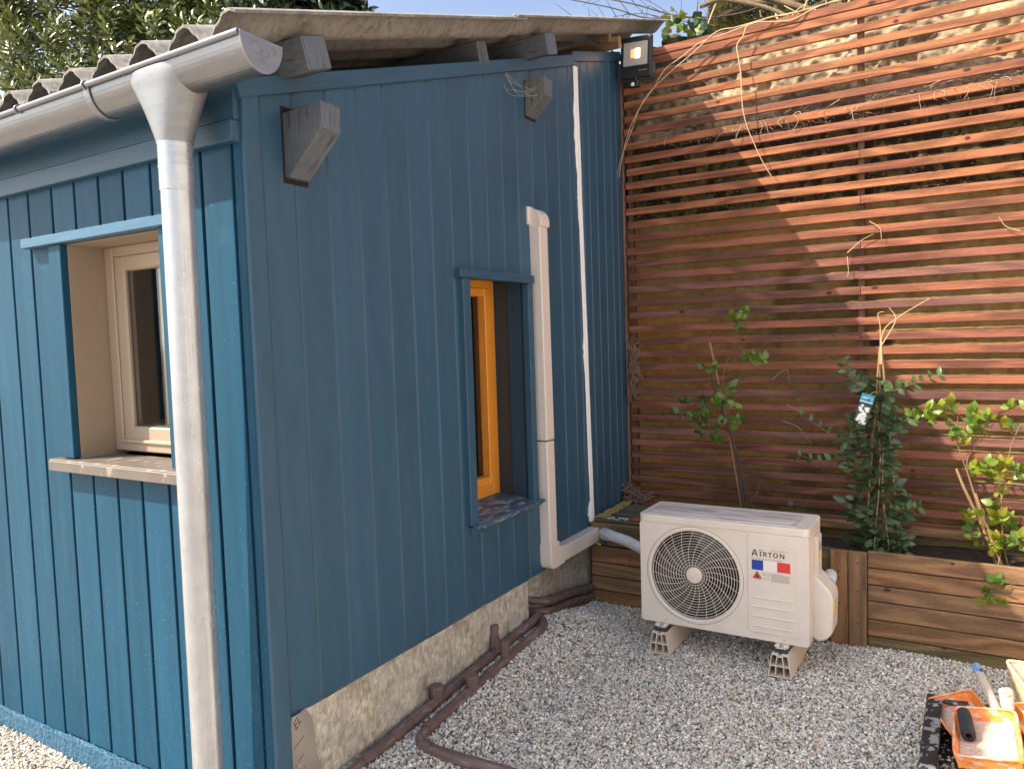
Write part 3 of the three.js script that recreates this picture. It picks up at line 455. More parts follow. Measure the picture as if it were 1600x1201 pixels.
// ------------------------------------------------------------------ cable duct, sealant, insulated pipes, lamp
{
  const d = thing('duct_cover', 'cream plastic pipe cover running down the blue gable and turning right at the bottom', 'pipe cover', [0, 0, 0]);
  const tilt = (g) => { const p = g.attributes.position; for (let i = 0; i < p.count; i++) p.setZ(i, p.getZ(i) - 0.013 * (1.6 - p.getY(i)) / 1.2); return g; };
  const rb = (x0, x1, y0, y1, z0, z1, r) => new RoundedBoxGeometry(x1 - x0, y1 - y0, Math.abs(z1 - z0), 3, r).translate((x0 + x1) / 2, (y0 + y1) / 2, (z0 + z1) / 2);
  part('cover', tilt(rb(-0.002, 0.062, 1.062, 2.19, -1.772, -1.855, 0.007)), whitePVC, d);
  part('cover', tilt(rb(-0.002, 0.0605, 0.47, 1.056, -1.774, -1.853, 0.007)), whitePVC, d);
  const s = new THREE.Shape(); s.moveTo(0, 2.155); s.lineTo(0.067, 2.155); s.lineTo(0.067, 2.175); s.bezierCurveTo(0.066, 2.215, 0.04, 2.238, 0, 2.243); s.closePath();
  const eg = new THREE.ExtrudeGeometry(s, { depth: 0.083, bevelEnabled: true, bevelSize: 0.004, bevelThickness: 0.005, bevelSegments: 2, curveSegments: 10 }); eg.translate(0, 0, -1.853);
  part('wall_elbow', mergeGeometries([eg, rb(-0.002, 0.012, 2.16, 2.252, -1.742, -1.80, 0.005).toNonIndexed()]), whitePVC, d);
  const b = new THREE.Shape(); // outline in (s = -z, y)
  b.moveTo(1.782, 0.515); b.lineTo(1.872, 0.515); b.lineTo(1.874, 0.485); b.lineTo(1.93, 0.478); b.lineTo(1.93, 0.392); b.lineTo(1.82, 0.390); b.quadraticCurveTo(1.784, 0.39, 1.784, 0.43); b.closePath();
  const bg = new THREE.ExtrudeGeometry(b, { depth: 0.060, bevelEnabled: true, bevelSize: 0.004, bevelThickness: 0.004, bevelSegments: 2 }); bg.rotateY(Math.PI / 2); bg.translate(0.002, 0, 0);
  part('corner_elbow', bg, whitePVC, d);
  part('cover', rb(-0.002, 0.0615, 0.393, 0.474, -1.925, -2.47, 0.006), whitePVC, d);

  const k = thing('sealant_strip', 'uneven white sealant strip painted down the gable boards', 'sealant', [0, 0, 0]);
  const zc = (y) => lerp(-2.409, -2.336, (y - 0.467) / 2.656), P = [], I = [], U = [], n = 90, prof = [[-0.022, 0.0], [-0.020, 0.007], [-0.011, 0.009], [-0.009, 0.006], [-0.003, 0.006], [0, 0.010], [0.008, 0.011], [0.010, 0.007], [0.017, 0.007], [0.020, 0.001]];
  for (let j = 0; j <= n; j++) { const y = lerp(0.46, 3.10, j / n), w = 1 + 0.16 * (vn(j * 0.35, 0, 999, 9, 3) - 0.5) + (y > 2.4 ? 0.12 : 0), o = 0.003 * (vn(j * 0.2, 3, 999, 9, 4) - 0.5); prof.forEach(([a, h], i) => { P.push(h + 0.002 + 0.0015 * vn(j * 0.7, i, 999, 99, 5), y, zc(y) - a * w + o); U.push(a, y); }); }
  for (let j = 0; j < n; j++) for (let i = 0; i < prof.length - 1; i++) { const a = j * prof.length + i; I.push(a, a + 1, a + prof.length, a + 1, a + prof.length + 1, a + prof.length); }
  const g = new THREE.BufferGeometry(); g.setAttribute('position', new THREE.Float32BufferAttribute(P, 3)); g.setAttribute('uv', new THREE.Float32BufferAttribute(U, 2)); g.setIndex(I); g.computeVertexNormals();
  part('bead', g, std({ color: lin(0.84, 0.84, 0.84), roughness: 0.6, side: THREE.DoubleSide }), k);
  const smear = (y0, y1, w, s) => { const o = []; const m = 26; for (let i = 0; i <= m; i++) { const y = lerp(y0, y1, i / m); o.push([zc(y) + 0.018 + w * Math.pow(Math.max(0, Math.sin(Math.PI * i / m)), 0.6) * (0.5 + 0.7 * vn(i * 0.6, s, 99, 99, 12)), y]); } for (let i = m; i >= 0; i--) { const y = lerp(y0, y1, i / m); o.push([zc(y) + 0.012, y]); } return prism(o, 0.0005, 0.003, (a, x, b) => [x, b, a]); };
  part('smear', smear(2.5, 2.95, 0.022, 1), caulkMat, k); part('smear', smear(2.2, 2.5, 0.01, 4), caulkMat, k); part('smear', smear(1.38, 1.6, 0.014, 6), caulkMat, k); part('smear', smear(0.49, 0.62, 0.034, 8), caulkMat, k);

  const p = thing('insulated_pipe', 'white wrapped pipe bundle from the duct end to behind the outdoor unit', 'pipe', [0, 0, 0]);
  part('wrap', capped([[0.045, 0.432, -2.44], [0.10, 0.446, -2.37], [0.17, 0.452, -2.31], [0.27, 0.438, -2.29], [0.40, 0.40, -2.275], [0.7, 0.32, -2.27], [1.15, 0.33, -2.27], [1.32, 0.39, -2.24], [1.352, 0.425, -2.175], [1.352, 0.41, -2.10]], 0.030, 16, 90), wrapMat, p);
  part('loose_end', capped([[0.05, 0.425, -2.46], [0.085, 0.43, -2.395], [0.12, 0.438, -2.355]], 0.034, 9, 10), wrapMat, p);
  const y = thing('yellow_strap', 'small yellow and black strap hanging under the duct end', 'strap', [0, 0, 0]);
  part('band', tube([[0.03, 0.385, -2.38], [0.06, 0.378, -2.36], [0.09, 0.388, -2.345], [0.10, 0.40, -2.35]], 0.006, 8), yellow, y);
  part('buckle', bx(0.088, 0.118, 0.384, 0.41, -2.36, -2.335, 'x', 0.003), rubber, y);
}
{
  const f = thing('floodlight', 'black square floodlight with a glowing lamp at the corner of fence and shed', 'floodlight', [0.165, 3.268, -2.86]);
  f.rotation.set(0.06, -0.02, -0.075);
  const body = std({ color: lin(0.022, 0.024, 0.027), roughness: 0.4 });
  part('housing', mergeGeometries([new RoundedBoxGeometry(0.205, 0.245, 0.03, 3, 0.012).toNonIndexed(), ...[-0.06, -0.03, 0, 0.03, 0.06].map((x) => new THREE.BoxGeometry(0.006, 0.18, 0.03).toNonIndexed().translate(x, 0, -0.025))]), body, f);
  const rim = new THREE.Shape([[-0.088, -0.058], [0.088, -0.058], [0.088, 0.098], [-0.088, 0.098]].map(([a, b]) => new THREE.Vector2(a, b))); rim.holes.push(new THREE.Path([[-0.080, -0.05], [0.080, -0.05], [0.080, 0.09], [-0.080, 0.09]].map(([a, b]) => new THREE.Vector2(a, b))));
  part('bezel', new THREE.ExtrudeGeometry(rim, { depth: 0.004, bevelEnabled: true, bevelSize: 0.002, bevelThickness: 0.002, bevelSegments: 1 }).translate(0, 0, 0.015), body, f);
  const P = [], I = []; const ring = [[-0.082, -0.052, 0.0158], [0.082, -0.052, 0.0158], [0.082, 0.092, 0.0158], [-0.082, 0.092, 0.0158], [-0.038, -0.012, 0.0152], [0.040, -0.012, 0.0152], [0.040, 0.060, 0.0152], [-0.038, 0.060, 0.0152]];
  ring.forEach((q) => P.push(...q)); for (let i = 0; i < 4; i++) { const n = (i + 1) % 4; I.push(i, n, 4 + i, n, 4 + n, 4 + i); } I.push(4, 5, 6, 4, 6, 7);
  const rg = new THREE.BufferGeometry(); rg.setAttribute('position', new THREE.Float32BufferAttribute(P, 3)); rg.setIndex(I); const rf = rg.toNonIndexed(); rf.computeVertexNormals();
  part('reflector', rf, std({ color: lin(0.62, 0.6, 0.58), metalness: 0.35, roughness: 0.35 }), f);
  part('lamp', new RoundedBoxGeometry(0.03, 0.055, 0.003, 2, 0.001).translate(0.012, 0.022, 0.0172), std({ color: lin(0.9, 0.7, 0.45), emissive: lin(1.0, 0.62, 0.28), emissiveIntensity: 2.6, roughness: 0.5 }), f);
  part('lamp_plate', new RoundedBoxGeometry(0.026, 0.05, 0.0024, 2, 0.001).translate(-0.019, 0.022, 0.0168), std({ color: lin(0.75, 0.45, 0.25), emissive: lin(1.0, 0.5, 0.2), emissiveIntensity: 0.35, roughness: 0.5 }), f);
  const al = new THREE.RectAreaLight(0xffb877, 3.0, 0.05, 0.06); al.position.set(0, 0.022, 0.026); al.lookAt(0, 0.022, 1); f.add(al); al.rotation.set(0, Math.PI, 0);
  const cv = document.createElement('canvas'); cv.width = 256; cv.height = 64; const c = cv.getContext('2d'); c.fillStyle = '#17181b'; c.fillRect(0, 0, 256, 64); c.strokeStyle = '#a9abad'; c.lineWidth = 5; c.beginPath(); c.arc(32, 34, 17, 0, 6.3); c.stroke(); c.fillStyle = '#a9abad'; c.fillRect(28, 12, 8, 22); c.font = 'bold 34px sans-serif'; c.fillText('LEDVANCE', 62, 46, 180);
  const t = new THREE.CanvasTexture(cv); t.colorSpace = THREE.SRGBColorSpace;
  part('logo', new THREE.BoxGeometry(0.066, 0.0165, 0.0006).translate(0.052, -0.078, 0.0155), std({ map: t, roughness: 0.5 }), f);
  part('sensor', mergeGeometries([new RoundedBoxGeometry(0.07, 0.045, 0.04, 3, 0.012).toNonIndexed().translate(-0.005, -0.155, 0.01), cyl(0.01, 0.01, 0.03, 12).toNonIndexed().translate(0, -0.128, 0.005)]), body, f);
  part('sensor_eye', new THREE.SphereGeometry(0.0125, 20, 12).translate(-0.008, -0.16, 0.032), std({ color: lin(0.75, 0.75, 0.74), roughness: 0.35 }), f);
  part('bracket', mergeGeometries([new THREE.BoxGeometry(0.012, 0.09, 0.03).toNonIndexed().translate(0.108, -0.08, -0.01), new THREE.BoxGeometry(0.012, 0.09, 0.03).toNonIndexed().translate(-0.108, -0.08, -0.01), new THREE.BoxGeometry(0.228, 0.01, 0.05).toNonIndexed().translate(0, -0.122, -0.03), cyl(0.013, 0.013, 0.012, 16).rotateZ(Math.PI / 2).toNonIndexed().translate(0.119, -0.1, 0.002)]), std({ color: lin(0.09, 0.09, 0.095), roughness: 0.45, metalness: 0.3 }), f);
  part('cable', tube([[-0.09, 0.02, -0.02], [-0.14, 0.045, 0.03], [-0.175, 0.075, 0.06], [-0.19, 0.075, 0.3]], 0.004, 7), rubber, f);
}

// ------------------------------------------------------------------ stone boundary wall and slatted fence
{
  const w = thing('stone_wall', 'old rubble and render wall seen through the gaps of the slatted fence', 'wall', [0, 0, 0]);
  const x0 = -0.35, x1 = 3.8, y0 = -0.1, y1 = 3.38, nx = 420, ny = 400, P = [], U = [], I = [];
  const H = (x, y) => {
    const n = fbm(x / 3.8, y / 3.6, 24, 24, 200, 5) - 0.5, f = fbm(x / 3.8, y / 3.6, 90, 90, 210, 3) - 0.5, edge = 0.05 * (fbm((x + 0.35) / 4.15, 0.3, 9, 3, 205, 3) - 0.5);
    const rub = sstep(2.80, 2.83, y + edge), ledge = sstep(2.70, 2.76, y + edge) * (1 - rub), moss = sstep(2.28, 2.33, y + edge * 1.5) * (1 - sstep(2.70, 2.76, y + edge));
    const flat = 1 - clamp(rub + ledge + moss);
    return -3.044 + rub * (-0.16 + 0.09 * n + 0.045 * f) + ledge * (-0.12 + 0.03 * n) + moss * (0.004 + 0.012 * n + 0.018 * f) + flat * 0.004 * f;
  };
  for (let j = 0; j <= ny; j++) for (let i = 0; i <= nx; i++) { const x = lerp(x0, x1, i / nx), y = lerp(y0, y1, j / ny); P.push(x, y, Math.min(H(x, y), -3.004)); U.push((x + 0.35) / 4.15, (y + 0.1) / 3.52); }
  for (let j = 0; j < ny; j++) for (let i = 0; i < nx; i++) { const a = j * (nx + 1) + i; I.push(a, a + 1, a + nx + 1, a + 1, a + nx + 2, a + nx + 1); }
  const g = new THREE.BufferGeometry(); g.setAttribute('position', new THREE.Float32BufferAttribute(P, 3)); g.setAttribute('uv', new THREE.Float32BufferAttribute(U, 2)); g.setIndex(I); g.computeVertexNormals();
  const map = tex(1536, 1400, (u, v) => {
    const y = v * 3.52 - 0.1, edge = 0.05 * (fbm(u, 0.3, 9, 3, 205, 3) - 0.5), yy = y + edge;
    const n = fbm(u, v, 30, 30, 220, 5), f = fbm(u, v, 160, 150, 221, 2), streak = fbm(u, v, 70, 5, 222, 4);
    let c;
    if (yy > 2.82) { c = mix3([0.45, 0.39, 0.31], [0.72, 0.65, 0.54], n * 0.7 + f * 0.5); c = mix3(c, [0.36, 0.31, 0.26], sstep(0.55, 0.66, fbm(u, v, 22, 26, 224, 5)) * 0.8); c = mix3(c, [0.32, 0.30, 0.27], sstep(3.29, 3.33, yy)); }
    else if (yy > 2.72) c = mix3([0.20, 0.15, 0.11], [0.36, 0.28, 0.20], n);
    else if (yy > 2.30) { c = mix3([0.22, 0.19, 0.12], [0.40, 0.35, 0.22], f * 0.6 + n * 0.5); c = mix3(c, [0.11, 0.10, 0.06], sstep(0.45, 0.6, fbm(u, v, 110, 80, 225, 3)) * 0.85); if (hash(Math.floor(u * 400), Math.floor(v * 380), 31) > 0.96) c = [0.45, 0.40, 0.27]; }
    else {
      c = mix3([0.50, 0.40, 0.25], [0.62, 0.54, 0.38], n); c = mix3(c, [0.56, 0.40, 0.19], sstep(0.45, 0.7, streak) * 0.5);
      c = mix3(c, [0.74, 0.48, 0.20], sstep(0.5, 0.2, u) * 0.35 * sstep(0.35, 0.6, fbm(u, v, 9, 9, 226, 3)));
      c = mix3(c, [0.32, 0.27, 0.16], sstep(0.56, 0.74, fbm(u, v, 12, 8, 227, 5)) * 0.7);
      if (hash(Math.floor(u * 26), Math.floor(v * 34), 9) > 0.965 && yy > 1.2) c = mix3(c, [0.08, 0.08, 0.09], 0.8 * sstep(0.5, 0.25, Math.hypot((u * 26) % 1 - 0.5, (v * 34) % 1 - 0.5)));
    }
    const k = 0.86 + 0.28 * f; return c.map((q) => q * k);
  });
  part('face', g, std({ map, bumpMap: concreteB, bumpScale: 0.006, roughness: 0.97 }), w);
  part('core', bx(-0.35, 3.8, -0.1, 3.37, -3.6, -3.32, 'x', 0.01), std({ map: cementT, color: lin(0.6, 0.55, 0.48), roughness: 0.95 }), w);
  // loose stones along the coping
  const sm = std({ map: cementT, color: lin(0.8, 0.72, 0.6), bumpMap: concreteB, bumpScale: 0.02, roughness: 0.97 });
  for (let i = 0; i < 26; i++) { const s = new THREE.IcosahedronGeometry(1, 2), p = s.attributes.position, sd = i * 7; for (let k = 0; k < p.count; k++) { const q = V().fromBufferAttribute(p, k), r = 0.75 + 0.5 * vn(q.x * 1.6 + 20, q.y * 1.6 + q.z * 1.3 + 30, 99, 99, sd); p.setXYZ(k, q.x * r, q.y * r, q.z * r); } s.scale(rr(0.05, 0.09), rr(0.035, 0.06), rr(0.05, 0.08)); s.rotateY(rr(0, 3)); s.translate(0.1 + i * 0.145 + rr(-0.03, 0.03), (i < 3 ? 3.45 : 3.36) + rr(-0.02, 0.02), -3.28 + rr(-0.06, 0.04)); s.computeVertexNormals(); part('stone', s, sm, w); }
}
{
  const f = thing('slat_fence', 'high fence of reddish brown horizontal slats beside the blue shed', 'fence', [0, 0, 0]);
  const tops = [3.345, 3.292, 3.216, 3.135, 3.052, 2.967, 2.884, 2.799, 2.716, 2.636, 2.551, 2.471, 2.387, 2.304, 2.222, 2.14, 2.059, 1.977, 1.895, 1.813, 1.731, 1.646, 1.563, 1.483, 1.405, 1.322, 1.239, 1.159, 1.077, 0.998, 0.916, 0.837, 0.759, 0.681, 0.604, 0.526];
  tops.forEach((t, i) => {
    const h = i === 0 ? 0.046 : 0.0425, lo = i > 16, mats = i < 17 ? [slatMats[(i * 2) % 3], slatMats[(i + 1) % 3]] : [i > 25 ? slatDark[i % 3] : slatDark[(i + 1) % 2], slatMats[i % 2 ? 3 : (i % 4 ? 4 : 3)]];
    const split = i % 3 === 0 ? 3.55 : lo ? rr(1.15, 1.5) : 3.55, dz = rr(-0.0015, 0.0015), x0 = rr(0.022, 0.034), sag = rr(-0.004, 0.004);
    const bow = rr(-0.005, 0.005), drop = rr(-0.002, 0.002);
    const mk = (a, b, m) => { const g = cbox(b - a, h + rr(-0.0015, 0.0015), 0.022, 0.002), p = g.attributes.position; g.translate((a + b) / 2, t - h / 2 + drop, -2.985 + dz); uvBox(g, 'x', rr(0, 9), rr(0, 9)); for (let k = 0; k < p.count; k++) { const x = p.getX(k) - 1.4; p.setY(k, p.getY(k) + sag * x / 2); } return part('slat', g, m, f); };
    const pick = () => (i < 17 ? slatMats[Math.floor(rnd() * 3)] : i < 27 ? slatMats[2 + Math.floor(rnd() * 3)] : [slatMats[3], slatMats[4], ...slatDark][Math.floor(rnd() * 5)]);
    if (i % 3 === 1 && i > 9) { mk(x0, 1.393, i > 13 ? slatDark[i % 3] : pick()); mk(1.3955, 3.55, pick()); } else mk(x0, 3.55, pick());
    void bow; void mats; void split;
  });
  for (const x of [1.378, 2.78]) part('batten', bx(x, x + 0.034, 0.3, 3.3, -3.032, -2.999, 'y', 0.002), battenMat, f);
  part('batten', bx(0.034, 0.062, 0.3, 3.26, -3.03, -2.999, 'y', 0.002), battenMat, f);
  part('edge_post', bx(0.002, 0.016, 0.45, 3.24, -3.0, -2.972, 'y', 0.002), rustPost, f);
  const sg = new THREE.SphereGeometry(0.0026, 6, 4); sg.scale(1, 1, 0.5); const screwM = std({ color: lin(0.25, 0.22, 0.2), metalness: 0.5, roughness: 0.5 });
  for (const x of [0.045, 1.395]) tops.forEach((t) => { const m = part('screw', sg, screwM, f); m.position.set(x + rr(-0.004, 0.004), t - 0.02, -2.9725); });
}

// ------------------------------------------------------------------ planter
{
  const p = thing('planter_box', 'long wooden planter of horizontal boards along the foot of the slatted fence', 'planter', [0, 0, 0]);
  const bot = [0.508, 0.424, 0.341, 0.261, 0.172, 0.087, -0.01];
  for (let i = 0; i < 6; i++) part('board', bx(1.489, 3.3, bot[i + 1] + 0.0025, bot[i] - 0.0025, -2.396, -2.372, 'x', 0.004), i === 5 ? mossyWood : plantMats[i % 3], p, i === 5 ? 'greenish bottom board' : undefined);
  const lb = [0.368, 0.268, 0.187, 0.103, 0.03, -0.05];
  for (let i = 0; i < 5; i++) part('board', bx(0.008, 1.322, lb[i + 1] + 0.0025, lb[i] - 0.0025, -2.396, -2.372, 'x', 0.004), plantMats[(i + 1) % 3], p);
  part('board', bx(0.006, 1.322, 0.372, 0.502, -2.398, -2.370, 'x', 0.005), mossyWood, p);
  part('end_board', bx(0.006, 0.03, -0.02, 0.36, -2.95, -2.399, 'z', 0.003), plantMats[2], p);
  part('post_board', bx(1.323, 1.4035, -0.03, 0.503, -2.371, -2.346, 'y', 0.003), plantMats[1], p); part('post_board', bx(1.4065, 1.489, -0.03, 0.503, -2.371, -2.346, 'y', 0.003), plantMats[2], p);
  const ss = new THREE.SphereGeometry(0.0045, 8, 5); ss.scale(1, 1, 0.35); for (const [x, y] of [[1.365, 0.40], [1.45, 0.45], [1.45, 0.31], [1.365, 0.24], [1.45, 0.15]]) { const m = part('screw', ss, inner, p); m.position.set(x, y, -2.346); }
  for (let i = 0; i < 3; i++) part('cover_board', bx(0.02 + 0.003, 1.1, 0.506, 0.520, -2.545 - i * 0.14, -2.40 - i * 0.14 - 0.006 + (i ? 0 : 0.02), 'x', 0.003), std({ color: lin(0.20, 0.19, 0.12), map: GT[i], bumpMap: grainBump, bumpScale: 0.002, roughness: 0.9 }), p, i ? undefined : 'mossy cover board');
  part('rear_board', bx(1.12, 3.3, 0.482, 0.527, -2.90, -2.86, 'x', 0.004), plantMats[0], p);
  part('rear_board', bx(1.12, 3.3, 0.2, 0.47, -2.93, -2.905, 'x', 0.004), mossyWood, p);
  const P = [], U = [], I = [], nx = 90, nz = 20; for (let j = 0; j <= nz; j++) for (let i = 0; i <= nx; i++) { const x = lerp(1.11, 3.3, i / nx), z = lerp(-2.398, -2.90, j / nz); P.push(x, 0.425 + 0.04 * (fbm(x / 4, z / 4, 40, 40, 230, 3) - 0.5), z); U.push(x, z); }
  for (let j = 0; j < nz; j++) for (let i = 0; i < nx; i++) { const a = j * (nx + 1) + i; I.push(a, a + 1, a + nx + 1, a + 1, a + nx + 2, a + nx + 1); }
  const g = new THREE.BufferGeometry(); g.setAttribute('position', new THREE.Float32BufferAttribute(P, 3)); g.setAttribute('uv', new THREE.Float32BufferAttribute(U, 2)); g.setIndex(I); g.computeVertexNormals();
  part('soil', g, soilMat, p);
  const mk = [], mo = new THREE.IcosahedronGeometry(1, 0);
  for (let i = 0; i < 420; i++) { const t = rnd(), q = mo.clone(); const r = rr(0.002, 0.008); q.scale(r * rr(1, 2), r * 0.6, r * rr(1, 2)); q.rotateY(rr(0, 3)); q.translate(0.02 + 0.075 * rnd() * (1 - t * 0.4), 0.522 + rr(0, 0.008), -2.42 - t * 0.5); mk.push(q); }
  part('moss', merge(mk), std({ color: lin(0.36, 0.29, 0.10), roughness: 1 }), p, 'dry yellowish moss along the shed wall').userData.kind = 'stuff';
  const ch = []; for (let i = 0; i < 40; i++) { const q = mo.clone(); const r = rr(0.002, 0.005); q.scale(r * 2, r * 0.5, r); q.rotateY(rr(0, 3)); q.translate(rr(0.10, 0.24), 0.523, rr(-2.46, -2.4)); ch.push(q); }
  part('paint_chips', merge(ch), caulkMat, p).userData.kind = 'stuff';
  const b = new THREE.IcosahedronGeometry(0.024, 2); b.scale(1.3, 0.6, 0.8); b.translate(0.27, 0.53, -2.42); const br = part('brick_scrap', b, std({ color: lin(0.42, 0.16, 0.09), bumpMap: concreteB, bumpScale: 0.01, roughness: 0.95 }), scene); br.userData = { label: 'small red brick scrap lying on the mossy planter cover', category: 'brick scrap' };
}
// dry litter
{
  const tw = (n, fn, r) => { const l = []; for (let i = 0; i < n; i++) l.push(tube(fn(i), r * rr(0.6, 1.3), 4, 7)); return merge(l); };
  const a = part('dry_twigs', tw(330, () => { const x = 0.12 + Math.pow(rnd(), 0.8) * 2.6, y = 2.80 + 0.05 * (rnd() - 0.5) + (x > 1.4 ? 0.02 : 0), z = rr(-3.2, -2.995), an = rr(-1, 1), l = rr(0.05, 0.16), up = rr(-0.25, 0.35); return [[x, y, z], [x + l * 0.4 * Math.cos(an), y + l * 0.3 * up + rr(-0.01, 0.012), z + rr(-0.02, 0.025)], [x + l * 0.8 * Math.cos(an), y + l * up + rr(-0.02, 0.02), z + rr(-0.03, 0.05)], [x + l * Math.cos(an), y + l * up + rr(-0.05, 0.02), z + rr(-0.03, 0.06)]]; }, 0.0022), dryTwig, scene);
  a.userData = { kind: 'stuff', label: 'dry twigs caught behind the upper slats of the fence', category: 'twigs' };
  const hang = part('dry_twigs_001', tw(22, () => { const x = rr(0.25, 2.3), y = 2.79, z = -2.968, l = rr(0.03, 0.09); return [[x, y, z], [x + rr(-0.03, 0.03), y - l * 0.4, z + 0.012], [x + rr(-0.05, 0.05), y - l, z + rr(0.004, 0.02)]]; }, 0.0016), dryTwig, scene);
  hang.userData = { kind: 'stuff', label: 'thin dry stalks hanging over the front of the slats', category: 'stalks' };
  const lit = part('leaf_litter', tw(120, () => { const x = 0.03 + Math.pow(rnd(), 2) * 0.12, y = 0.525 + rnd() * 0.1 * (1 - (x - 0.03) * 6), z = rr(-2.96, -2.82); return [[x, y, z], [x + rr(-0.03, 0.03), y + rr(-0.02, 0.03), z + rr(-0.02, 0.02)], [x + rr(-0.05, 0.05), y + rr(-0.02, 0.04), z + rr(-0.03, 0.03)]]; }, 0.003), std({ color: lin(0.26, 0.16, 0.12), roughness: 0.95 }), scene);
  lit.userData = { kind: 'stuff', label: 'heap of dry leaf litter in the corner of shed and fence', category: 'leaf litter' };
  const lit2 = part('leaf_litter_001', tw(150, () => { const x = rr(0.03, 0.10), y = rr(1.18, 1.52), z = rr(-2.97, -2.955); return [[x, y, z], [x + rr(-0.02, 0.02), y + rr(-0.03, 0.02), z + 0.008], [x + rr(-0.03, 0.03), y + rr(-0.05, 0.03), z + rr(0, 0.02)]]; }, 0.002), std({ color: lin(0.30, 0.19, 0.14), roughness: 0.95 }), scene);
  lit2.userData = { kind: 'stuff', label: 'withered creeper clinging to the left end of the slats', category: 'dry creeper' };
  const h = part('hinge', merge([bx(1.002, 1.010, 0.565, 0.588, -2.972, -2.968, 'y', 0.001), bx(1.019, 1.027, 0.56, 0.592, -2.972, -2.966, 'y', 0.001), cyl(0.003, 0.003, 0.03, 10).translate(1.015, 0.575, -2.966)]), std({ color: lin(0.3, 0.3, 0.3), metalness: 0.6, roughness: 0.4 }), scene);
  h.userData = { label: 'small metal hinge screwed to a low slat behind the outdoor unit', category: 'hinge' };
}

// ------------------------------------------------------------------ outdoor unit
{
  const X0 = 0.51, X1 = 1.306, Y0 = 0.168, Y1 = 0.706, ZF = -1.889, ZB = -2.19, cx = 0.783, cy = 0.428;
  const a = thing('outdoor_unit', 'cream air conditioner outdoor unit with a round fan grille on two plastic feet', 'air conditioner', [0, 0, 0]);
  const sq = (m, x0, x1, y0, y1, r) => { m.moveTo(x0 + r, y0); m.lineTo(x1 - r, y0); m.quadraticCurveTo(x1, y0, x1, y0 + r); m.lineTo(x1, y1 - r); m.quadraticCurveTo(x1, y1, x1 - r, y1); m.lineTo(x0 + r, y1); m.quadraticCurveTo(x0, y1, x0, y1 - r); m.lineTo(x0, y0 + r); m.quadraticCurveTo(x0, y0, x0 + r, y0); return m; };
  const fs = sq(new THREE.Shape(), X0 + 0.004, X1 - 0.004, Y0 + 0.004, Y1 - 0.038, 0.012); const hole = new THREE.Path(); hole.absarc(cx, cy, 0.219, 0, Math.PI * 2, true); fs.holes.push(hole);
  part('front_panel', new THREE.ExtrudeGeometry(fs, { depth: 0.012, bevelEnabled: true, bevelSize: 0.004, bevelThickness: 0.006, bevelSegments: 3, curveSegments: 48 }).translate(0, 0, ZF - 0.018), acMat, a);
  // casing as a U of panels so that the fan chamber is hollow
  const sh = (x0, x1, y0, y1, z0, z1) => bx(x0, x1, y0, y1, z0, z1, 'x', 0.004);
  part('casing', merge([sh(X0 + 0.001, X0 + 0.012, Y0, Y1 - 0.03, ZB, ZF - 0.016), sh(X1 - 0.012, X1 - 0.001, Y0, Y1 - 0.03, ZB, ZF - 0.016), sh(X0 + 0.012, X1 - 0.012, Y0 + 0.001, Y0 + 0.012, ZB, ZF - 0.016), sh(X0 + 0.012, X1 - 0.012, Y0 + 0.012, Y1 - 0.03, ZB, ZB + 0.01)]), acMat, a);
  const ts = sq(new THREE.Shape(), X0, X1, ZB - 0.002, ZF + 0.001, 0.03); const tg = new THREE.ExtrudeGeometry(ts, { depth: 0.026, bevelEnabled: true, bevelSize: 0.003, bevelThickness: 0.005, bevelSegments: 3 }); tg.rotateX(-Math.PI / 2); tg.scale(1, 1, -1); { const ix = tg.attributes.position; for (let i = 0; i < ix.count; i += 3) { const t = [0, 1, 2].map((k) => V().fromBufferAttribute(ix, i + k)); ix.setXYZ(i + 1, t[2].x, t[2].y, t[2].z); ix.setXYZ(i + 2, t[1].x, t[1].y, t[1].z); } tg.computeVertexNormals(); } tg.translate(0, Y1 - 0.031, 0);
  part('lid', uvBox(tg, 'x'), acMat, a);
  const lidTop = (x0, x1, z0, z1) => sq(new THREE.Shape(), x0, x1, z0, z1, 0.012);
  for (const [x0, x1, z0, z1, h] of [[X0 + 0.03, X1 - 0.06, ZB + 0.03, ZF - 0.03, 0.003], [X0 + 0.05, X1 - 0.085, ZB + 0.06, ZF - 0.065, 0.006]]) { const g = new THREE.ExtrudeGeometry(lidTop(x0, x1, -z1, -z0), { depth: h, bevelEnabled: true, bevelSize: 0.003, bevelThickness: 0.002, bevelSegments: 2 }); g.rotateX(-Math.PI / 2); g.translate(0, Y1 - 0.0015, 0); part('lid_ridge', uvBox(g, 'x'), acTop, a, 'dusty raised lid field'); }
  // grille
  part('grille_bezel', new THREE.LatheGeometry([[0.2165, -0.03], [0.2175, -0.003], [0.2195, 0.0012], [0.224, 0.0016], [0.2345, -0.001]].map(([r, z]) => new THREE.Vector2(r, z)), 72).rotateX(Math.PI / 2).translate(cx, cy, ZF + 0.001), acMat, a);
  part('bezel_groove', new THREE.TorusGeometry(0.2362, 0.0011, 6, 72).translate(cx, cy, ZF - 0.0005), darkIn, a);
  const nR = 13; for (let i = 0; i < nR; i++) { const r = 0.05 + (0.2135 - 0.05) * i / (nR - 0.4), t = new THREE.TorusGeometry(r, 0.0015, 6, 64); part('grille_ring', t.translate(cx, cy, ZF - 0.004), acMat, a); }
  const spoke = (r0, r1, sw, w) => { const p = []; for (let k = 0; k <= 8; k++) { const t = k / 8, r = lerp(r0, r1, t), an = sw * Math.pow(1 - t, 1.2); p.push(V(r * Math.cos(an), r * Math.sin(an), 0)); } return tube(p, w, 6, 12); };
  const sp1 = spoke(0.042, 0.219, 0.42, 0.0013), sp2 = spoke(0.125, 0.219, 0.28, 0.0018);
